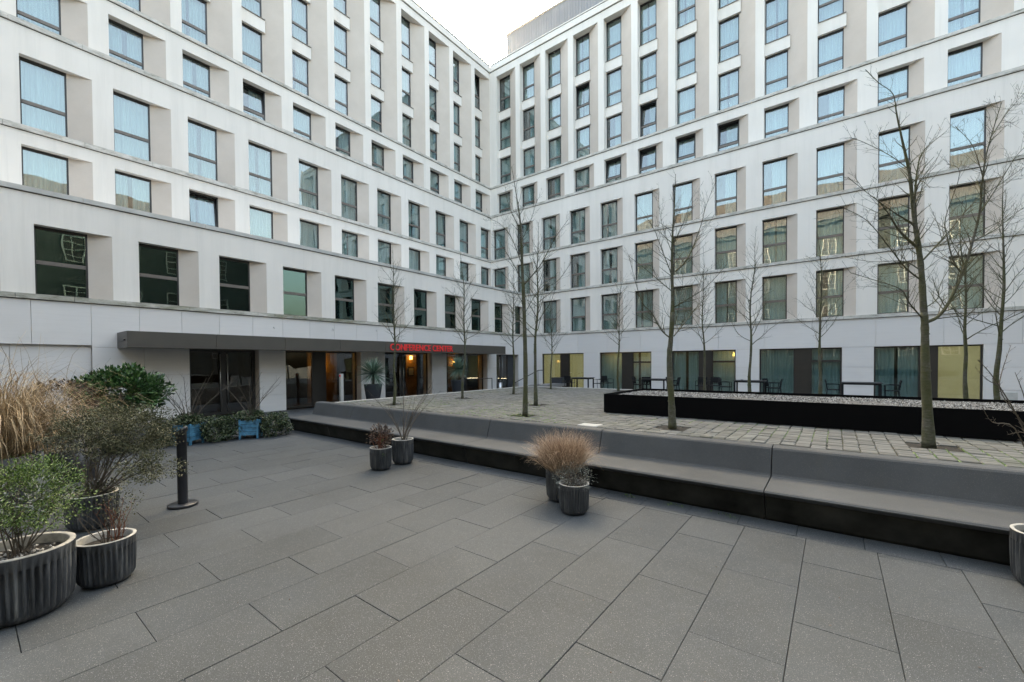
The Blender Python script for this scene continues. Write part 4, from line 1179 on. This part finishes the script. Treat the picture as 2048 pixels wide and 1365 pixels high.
# --- two pots by the bench end
p5 = base_pt(806, 930, .185); p4 = base_pt(762, 942, .175)
fluted_pot('larger fluted pot holding a bare shrub close to the bench', p5, .185, .43)
fluted_pot('smaller fluted pot with withered brown plant beside the bare shrub', p4, .175, .365)
bare_shrub('bare_shrub', 'bare upright shrub growing from the fluted pot near the bench', p5, .38, 12, 1.05, .75, 41, 'twig', 1, .008)
t = thing('withered_plant', 'withered brown leafy plant in the smaller fluted pot', 'plant', (p4[0], p4[1], .32)); r = random.Random(42)
mb = MB(); bush_stems(mb, (0, 0, 0), (0, 0, .18), (.19, .19, .22), 22, r, .005, 1); part('stems', mb, M['redtwig'], t)
mb = MB(); crown(mb, (0, 0, .22), (.19, .19, .21), 700, .05, .009, r, .2); part('leaves', mb, M['brownleaf'], t)
mb = MB(); crown(mb, (.13, -.06, .05), (.05, .05, .12), 60, .04, .012, r, .1); part('green_shoot', mb, M['green'], t)
# --- grass pot pair in the middle
p7 = base_pt(1122, 1006, .185); p6 = base_pt(1148, 1032, .175)
fluted_pot('fluted pot under the rust coloured grass', p7, .19, .43)
fluted_pot('front fluted pot with grey lavender in the middle of the courtyard', p6, .175, .345)
grass('rust coloured dry grass tuft billowing out of the pot before the bench', (p7[0]+.03, p7[1]), .36, 4600, .52, .17, 'rustgrass', 43, 1.0, .0022, rb=.19, kink=.19)
t = thing('lavender', 'low grey lavender with dry stems in the front pot', 'plant', (p6[0], p6[1], .30)); r = random.Random(44)
mb = MB(); bush_stems(mb, (0, 0, 0), (0, 0, .10), (.21, .21, .15), 40, r, .003, 1); part('stems', mb, M['twig'], t)
mb = MB(); crown(mb, (0, 0, .10), (.23, .23, .15), 900, .028, .0035, r, .25); part('leaves', mb, M['silver'], t)
mb = MB(); crown(mb, (0, 0, .07), (.15, .15, .10), 300, .03, .004, r, .1); part('dry_leaves', mb, M['brownleaf'], t)
# --- pot at the right edge with a bare shrub
p8 = (1.31, 5.02)
fluted_pot('fluted pot cut off by the right picture edge in front of the bench', p8, .20, .42)
t = thing('bare_shrub', 'bare spiky shrub reaching into the picture from the right edge', 'shrub', (p8[0], p8[1], .38)); r = random.Random(45); mb = MB(); B8 = Vector((p8[0], p8[1], .38))
for pl, r0 in [([(2085, 1070), (2070, 960), (2048, 860), (1990, 760), (1955, 720)], .009), ([(2085, 1070), (2075, 950), (2060, 870), (2010, 800), (1998, 770)], .008),
               ([(1998, 770), (2005, 740), (2022, 690)], .005), ([(1998, 772), (1975, 760), (1950, 735)], .004), ([(2075, 960), (2030, 858), (1985, 845), (1965, 815)], .006),
               ([(2060, 870), (2050, 800), (2030, 745)], .006), ([(2080, 1000), (2060, 900), (2048, 866), (2015, 870)], .005), ([(2085, 1050), (2110, 940), (2100, 820)], .007), ([(2085, 1050), (2130, 950), (2150, 850)], .007)]:
    k = r.uniform(-.2, .2); dp = depth_of((p8[0], p8[1], .9))
    q = [Vector(x) for x in smooth([tuple(at_depth(x, y, dp+k*i/len(pl))-B8) for i, (x, y) in enumerate(pl)], 4)]
    q[0] = Vector((r.uniform(-.04, .04), r.uniform(-.04, .04), -.02)) if pl[0][0] > 2080 else q[0]
    rs = [r0*(1-.7*j/(len(q)-1)) for j in range(len(q))]; mb.tube(q, rs, 4, cap=False); twigs_on(mb, q, rs, r, 16, .07, 0, 0, .3)
part('branches', mb, M['twig'], t)
# --- left group
p1 = base_pt(44, 1247, .27); p2 = base_pt(214, 1174, .185); p3 = base_pt(186, 1061, .215)
fluted_pot('biggest fluted pot in the bottom left corner with pale rim', p1, .275, .47, 44, soil=.07)
fluted_pot('oval looking fluted pot with bare grey and red twigs, right of the biggest pot', p2, .185, .36, 34, soil=.06)
fluted_pot('dark stained fluted pot behind the two pale rimmed pots', p3, .215, .37, 36)
t = thing('green_shrub', 'fresh green fine leaved shrub filling the biggest pot', 'shrub', (p1[0], p1[1], .41)); r = random.Random(51)
mb = MB(); bush_stems(mb, (0, 0, -.02), (0, .02, .42), (.30, .30, .30), 13, r, .0065, 2); part('stems', mb, M['twig'], t)
mb = MB(); crown(mb, (-.02, .03, .42), (.36, .36, .27), 10500, .020, .0050, r, .10, .1, .55); part('leaves', mb, M['green'], t)
mb = MB()
for k in range(5):
    c = rand_dir(r); crown(mb, (c.x*.25, c.y*.25+.02, .36+c.z*.18), (.06, .06, .12), 55, .034, .006, r, .05, .6)
tag(part('silver_sprigs', mb, M['silver'], t), kind='stuff')
mb = MB(); r2 = random.Random(52)
for k in range(160):
    a = r2.uniform(0, 6.28); q = r2.uniform(0, .2); x, y = math.cos(a)*q, math.sin(a)*q; s = r2.uniform(.008, .016)
    mb.add([(x-s,y,.001),(x,y-s,.001),(x+s,y,.001),(x,y+s,.001),(x,y,.012)], [(0,1,4),(1,2,4),(2,3,4),(3,0,4)])
tag(part('pebbles', mb, M['gravel'], t), kind='stuff')
bare_shrub('bare_shrub', 'bare grey and red stemmed twigs in the oval looking pot', p2, .30, 8, .36, .26, 53, 'twig', 1, .006)
t = bare_shrub('red_stem_shrub', 'thin red stems at the right side of the oval looking pot', (p2[0]+.09, p2[1]+.05), .30, 12, .42, .17, 54, 'redtwig', 1, .004); r = random.Random(55)
mb = MB(); crown(mb, (.02, .02, .34), (.15, .15, .15), 420, .016, .005, r, .15); part('leaves', mb, M['olive'], t)
t = thing('olive_shrub', 'wide airy olive green shrub leaning over the dark stained pot', 'shrub', (p3[0], p3[1], .32)); r = random.Random(56)
mb = MB()
cc = [Vector(at_depth(x, y, depth_of((p3[0], p3[1], .9))+dd))-Vector((p3[0], p3[1], .32)) for x, y, dd in ((165, 850, .2), (225, 870, 0), (285, 880, .1), (300, 935, -.1), (235, 835, .3), (195, 895, 0), (296, 846, .2), (140, 870, .25))]
for c in cc: bush_stems(mb, (0, 0, -.02), c, (.2, .2, .14), 3, r, .009, 2)
part('stems', mb, M['twig'], t)
mb = MB()
for c in cc: crown(mb, c, (.30, .30, .18), 3000, .021, .0062, r, .02, .2, .5)
crown(mb, (-.05, .05, .08), (.2, .2, .09), 500, .03, .009, r, .1)
part('leaves', mb, M['olive'], t)
# bigger planters farther back on the left
def round_tub(name, label, p, R, H_, mat):
    t = thing(name, label, 'planter', (p[0], p[1], 0))
    part('tub', MB().lathe([(R*.8, 0), (R*.84, .02), (R, H_), (R*.93, H_), (R*.91, H_-.06)], 30), M[mat], t)
    part('soil', MB().disc((0, 0), R*.91, H_-.06, 24), M['soil'], t); return t
def pt_at(px, y, x): # ground position seen at pixel column px with world X = x
    q = on_x(px, 760, x); return (q.x, q.y)
pg = pt_at(-22, 0, -8.4); pb = pt_at(120, 0, -10.2); pl = pt_at(240, 0, -11.6); pd = pt_at(140, 0, -9.3)
round_tub('planter_tub', 'large dark tub under the tall straw grass', pg, .42, .62, 'tallpot')
grass('tall straw coloured grass arching over at the left picture edge', pg, .56, 1700, 1.6, .8, 'dryleaf', 61, 3.4, .0055, rb=.26, kink=.09)
t = grass('few feathery seed heads standing above the straw grass', (pg[0]-.2, pg[1]+.5), .56, 50, 1.5, .6, 'dryleaf', 62, .9, .005, rb=.2)
round_tub('planter_tub', 'large dark tub under the withered brown shrub', pb, .40, .62, 'tallpot')
round_tub('planter_tub', 'dark blue black tub in the shade between grass and olive shrub', pd, .34, .50, 'post')
t = thing('brown_shrub', 'withered dark brown shrub between the straw grass and the laurel', 'shrub', (pb[0], pb[1], .56)); r = random.Random(63)
mb = MB(); bush_stems(mb, (0, 0, 0), (0, 0, .5), (.42, .42, .45), 26, r, .008, 1); part('stems', mb, M['twig'], t)
mb = MB()
for k in range(60):
    v = rand_dir(r); crown(mb, (v.x*.42, v.y*.42, .58+v.z*.30), (.045, .045, .09), 40, .05, .012, r, .05, .5)
part('leaves', mb, M['brownleaf'], t)
mb = MB(); crown(mb, (.42, .0, .22), (.36, .3, .09), 420, .05, .014, r, .1); part('orange_leaves', mb, M['rustleaf'], t)
round_tub('planter_tub', 'large dark tub under the glossy laurel', pl, .42, .60, 'tallpot')
t = thing('laurel_bush', 'dense glossy dark green laurel bush before the pale stone wall', 'shrub', (pl[0], pl[1], .54)); r = random.Random(64)
mb = MB(); bush_stems(mb, (0, 0, 0), (0, 0, .62), (.6, .6, .42), 22, r, .012, 1); part('stems', mb, M['twig'], t)
mb = MB(); crown(mb, (0, 0, .64), (.74, .74, .50), 6500, .10, .027, r, .15, .35, .40)
part('leaves', mb, M['laurel'], t)

# ================================================================== BLUE CRATES WITH IVY
def crate(label_c, label_p, px, py, rz, seed, shrub_h, nleaf=7500, w=.52):
    b = on_z(px, py, 0); r = random.Random(seed)
    t = thing('wooden_crate', label_c, 'crate', (b.x, b.y, 0), rad(rz), 'blue painted crates'); t.scale = (.88, .88, .92)
    for k in range(4):
        z = .10+k*.095
        part('slat', MB().bevbox(-.19, .19, -.215, -.195, z, z+.085, .004), M['blue'], t)
        part('slat', MB().bevbox(-.19, .19, .195, .215, z, z+.085, .004), M['blue'], t)
        part('slat', MB().bevbox(-.215, -.195, -.19, .19, z, z+.085, .004), M['blue'], t)
        part('slat', MB().bevbox(.195, .215, -.19, .19, z, z+.085, .004), M['blue'], t)
    for sx in (-1, 1):
        for sy in (-1, 1): part('leg', MB().bevbox(sx*.205-.022, sx*.205+.022, sy*.205-.022, sy*.205+.022, 0, .50, .006), M['blue'], t)
    part('soil', MB().box(-.19, .19, -.19, .19, .12, .42), M['soil'], t)
    v = thing('ivy', label_p, 'ivy', (b.x, b.y, 0))
    q = b-EYE; q.z = 0; q.normalize(); sd_ = Vector((q.y, -q.x, 0))
    mb = MB()
    for (cx, dx, R, fr) in ((.50, .0, (.42, .36, .32), .42), (.12, .34, (.34, .26, .30), .14), (-.40, .0, (.24, .34, .30), .24), (.0, .08, (.36, .3, .13), .20)):
        c = sd_*cx+q*dx; crown(mb, (c.x, c.y, .27 if R[2] > .14 else .53), R, int(nleaf*fr), .042, .019, r, .1, -.1, .4)
    part('leaves', mb, M['ivy'], v)
    mb = MB()
    for k in range(40):
        c = sd_*r.uniform(-.45, .75)+q*r.uniform(-.2, .3); mb.tube([(c.x, c.y, .5*r.random()+.05), (c.x+r.gauss(0,.1), c.y+r.gauss(0,.1), .01)], [.004, .002], 3, cap=False)
    part('vines', mb, M['twig'], v)
    if shrub_h:
        bare_shrub('bare_shrub', shrub_h[0], (b.x, b.y), .42, 9, shrub_h[1], shrub_h[2], seed+1, 'twig', 1, .012, offs=(sd_.x*shrub_h[3], sd_.y*shrub_h[3]))
crate('flaking blue wooden crate with stencilled rim behind the slanted post', 'ivy spilling round the crate behind the slanted post', 378, 888, 35, 71, ('bare shrub with few red leaves before the glass door', 1.2, .95, .0))
crate('flaking blue wooden crate nearest the end of the stone bench', 'ivy spilling round the crate at the end of the stone bench', 502, 876, 55, 73, ('bare curved shrub before the pale pier beside the glass door', 1.15, .95, .3))
crate('blue wooden crate half hidden behind the olive shrub', 'sparse ivy on the crate behind the olive shrub', 240, 890, 30, 75, None, 2200)
# ================================================================== YUCCAS IN TALL POTS
def yucca(lp, ly, px, x, seed, skirt):
    q = on_x(px, 760, x); r = random.Random(seed)
    t = thing('tall_planter', lp, 'planter', (q.x, q.y, 0), 0, 'tall tapered planters by the entrance')
    part('planter_body', MB().lathe([(.22, 0), (.235, .02), (.36, .86), (.37, .90), (.345, .90), (.335, .84)], 32), M['tallpot'], t)
    part('soil', MB().disc((0, 0), .335, .84, 24), M['soil'], t)
    y = thing('yucca', ly, 'yucca', (q.x, q.y, .84))
    part('stem', MB().tube([(0, 0, -.02), (.01, 0, .2), (0, .01, .52 if skirt else .44)], [.075, .065, .055], 8), M['twig'], y)
    c = Vector((0, 0, .60 if skirt else .50)); mb = MB()
    def blade(d, L, W, mi):
        s = d.cross(Vector((0, 0, 1))); s = s.normalized() if s.length > .01 else Vector((1, 0, 0))
        n_ = s.cross(d); p0, p1, p2 = c, c+d*L*.5-n_*0, c+d*L+Vector((0, 0, -.05*L))
        mb.add([p0-s*W*.5, p0+s*W*.5, p1+s*W, p1-s*W, p2, p1-n_*W*.6], [(0, 1, 5), (0, 5, 3), (1, 2, 5), (3, 5, 4), (5, 2, 4)], mi)
    for k in range(420):
        d = rand_dir(r, .25)
        if d.z < -.5: d.z = -.5; d.normalize()
        blade(d, r.uniform(.64, .86), .013, 0)
    part('leaves', mb, M['yucca'], y)
    if skirt:
        mb = MB()
        for k in range(130):
            a = r.uniform(0, 6.28); d = Vector((math.cos(a), math.sin(a), -r.uniform(.5, 1.4))).normalized(); blade(d, r.uniform(.5, .68), .012, 0)
        part('dead_leaves', mb, M['dryleaf'], y)
yucca('tall dark planter beside the pale pier left of the lettering', 'spiky green yucca left of the lettering', 746, -15.15, 81, False)
yucca('tall dark planter holding the yucca with a pale skirt', 'spiky yucca with a skirt of dead pale leaves', 916, -15.15, 82, True)

# ================================================================== STREET FURNITURE
b = on_z(366, 1016, 0); q = Vector((b.x, b.y, 0)).normalized(); b = b+q*.09
t = thing('ash_post', 'slim black post with slanted round top on a disc base', 'post', (b.x, b.y, 0))
part('base_disc', MB().lathe([(.0, 0), (.15, 0), (.155, .006), (.155, .028), (.15, .034), (.0, .036)], 40), M['post'], t)
n = 28; mb = MB(); R = .052; H0, tl = .90, .045
ring = lambda z, sl, rr: [(math.cos(6.2832*k/n)*rr, math.sin(6.2832*k/n)*rr, z+sl*(math.cos(6.2832*k/n)*CAM_R.x+math.sin(6.2832*k/n)*CAM_R.y)) for k in range(n)]
vs_ = ring(.036, 0, R)+ring(H0, tl, R)+ring(H0, tl, R*1.22)+ring(H0+.035, tl*1.2, R*1.22)+ring(H0+.035, tl*1.2, R*.9)+ring(H0+.012, tl, R*.85)
mb.add(vs_, [(j*n+k, j*n+(k+1) % n, (j+1)*n+(k+1) % n, (j+1)*n+k) for j in range(5) for k in range(n)], 0, True)
mb.add(ring(H0+.012, tl, R*.85), [tuple(range(n))])
part('column', mb, M['post'], t)
p = on_x(683, 780, -15.2)
t = thing('access_post', 'slim grey access post with a small dark reader before the lobby window', 'post', (p.x, p.y, 0))
part('post_body', MB().bevbox(-.055, .055, -.055, .055, 0, 1.36, .008), M['zinc'], t)
part('reader', MB().box(-.045, .045, -.058, -.0551, 1.25, 1.33), M['red'], t)
p = on_x(1000, 775, -15.4)
t = thing('litter_bin', 'round steel bin beside the corner door', 'bin', (p.x, p.y, 0))
part('bin_body', MB().lathe([(.13, 0), (.14, .02), (.14, .62), (.0, .62)], 24), M['steel'], t)
part('bin_lid', MB().lathe([(.145, .62), (.145, .70), (.12, .73), (.0, .73)], 24), M['frame'], t)
pa, pb_ = on_x(984, 757, -14.9), on_x(958, 757, -14.9)
t = thing('barrier_frame', 'black tubular barrier frame left of the steel bin', 'barrier', (pa.x, pa.y, 0))
part('frame', MB().tube([(0, 0, 0), (0, 0, .9), (0, pb_.y-pa.y-1.0, .9), (0, pb_.y-pa.y-1.0, 0)], [.025]*4, 8), M['frame'], t)
part('post', MB().tube([(0, .45, 0), (0, .45, 1.02)], [.04, .04], 8), M['frame'], t)
# --- tables and chairs on the terrace
def chair(loc, rz, label):
    t = thing('chair', label, 'chair', loc, rz, 'terrace chairs')
    for k in range(1):
        mb = MB(); mb.bevbox(-.21, .21, -.21, .21, .40, .43, .008); part('seat', mb, M['furniture'], t)
    mb = MB()
    mb.tube([(-.19, .20, .43), (-.205, .27, .80)], [.014]*2, 6); mb.tube([(.19, .20, .43), (.205, .27, .80)], [.014]*2, 6)
    mb.box(-.20, .20, .255, .285, .74, .81)
    for k in range(5): mb.box(-.19+k*.085, -.15+k*.085, .21+.012*k*0, .235, .46, .62); 
    mb.box(-.195, .195, .225, .25, .55, .74)
    part('backrest', mb, M['furniture'], t)
    for sx in (-1, 1):
        part('armrest', MB().tube([(sx*.22, -.17, .0), (sx*.225, -.19, .62), (sx*.225, .0, .64), (sx*.205, .24, .63)], [.014]*4, 6), M['furniture'], t)
        part('leg', MB().tube([(sx*.19, .20, .42), (sx*.21, .25, 0)], [.016, .013], 6), M['furniture'], t)
    return t
def table(loc, w, label):
    t = thing('table', label, 'table', loc, 0, 'terrace tables')
    part('table_top', MB().bevbox(-w/2, w/2, -.38, .38, .69, .72, .006), M['tabletop'], t)
    part('apron', MB().box(-w/2+.04, w/2-.04, -.34, .34, .63, .688), M['furniture'], t)
    for sx in (-1, 1):
        for sy in (-1, 1): part('leg', MB().box(sx*(w/2-.06)-.03, sx*(w/2-.06)+.03, sy*.31-.03, sy*.31+.03, 0, .63), M['furniture'], t)
sets = [(1165, 1.15, 'before the yellow film door', [(1.05, 90), (1.3, 75), (-.75, 180)]), (1310, 1.2, 'behind the box\'s left end', [(.95, 90), (.85, 60), (-.8, -90), (-.5, 200)]),
        (1500, 1.25, 'with the small dish on it', [(.95, 90), (.80, 70), (-.95, -90), (-1.6, 0), (-2.1, 0)]), (1722, 1.25, 'before the wall right of the teal window', [(-.85, -90), (.9, 90)])]
for px, w_, wl_, chs in sets:
    p = on_y(px, 757, 21.4)
    table((p.x, p.y, TRZ), w_, 'grey topped terrace table '+wl_)
    for j, (dx, rz) in enumerate(chs):
        chair((p.x+dx, p.y+(.12 if j % 2 else -.14)+(.45 if abs(dx) > 1.2 else 0), TRZ), rad(-rz if abs(rz) == 90 else rz), ('anthracite chair %s the table ' % (['nearest to the right of', 'second to the right of', 'at the left of', 'far left of', 'farthest left of'][j] if wl_[:5] != 'befor' or 'wall' not in wl_ else ['left of', 'right of'][j]))+wl_)
p = on_y(1484, 757, 21.3)
tag(part('ashtray', MB().lathe([(.0, 0), (.05, 0), (.06, .03), (.05, .03), (.04, .012), (0, .012)], 16), M['frame'], None, (p.x, p.y, TRZ+.721)), 'small dark ashtray on the third table', 'ashtray')
p = on_y(2018, 780, 22.6)
tag(part('utility_box', MB().bevbox(-.18, .18, -.12, .12, 0, .42, .01), M['zinc'], None, (p.x, p.y, TRZ)), 'small grey utility box against the wall behind the rightmost tree', 'box')
# --- litter: fallen leaves and weeds by the bench foot
r = random.Random(91)
mb = MB()
for x in (-1.55, -.95, -2.1):
    for k in range(16): leaf(mb, Vector((x+r.gauss(0, .06), 5.24+r.gauss(0, .03), .004)), rand_dir(r, .6), Vector((0, 0, 1)), .03, .008)
tag(part('weeds', mb, M['green'], None), 'tiny green weeds at the dark foot of the bench', 'weeds', kind='stuff')
mb = MB()
for k in range(70):
    x, y = r.uniform(-9, 1.6), r.uniform(.8, 4.9)
    leaf(mb, Vector((x, y, .008)), Vector((r.gauss(0,1), r.gauss(0,1), .1)), Vector((r.gauss(0,.3), r.gauss(0,.3), 1)), r.uniform(.01, .03), .006)
for k in range(60):
    x, y = r.uniform(-9, 4), r.uniform(6.25, 8.0)
    leaf(mb, Vector((x, y, PZ+.012)), Vector((r.gauss(0,1), r.gauss(0,1), .1)), Vector((r.gauss(0,.3), r.gauss(0,.3), 1)), r.uniform(.015, .04), .008)
tag(part('fallen_leaves', mb, M['brownleaf'], None), 'scattered small dry leaves on paving and cobbles', 'leaves', kind='stuff')
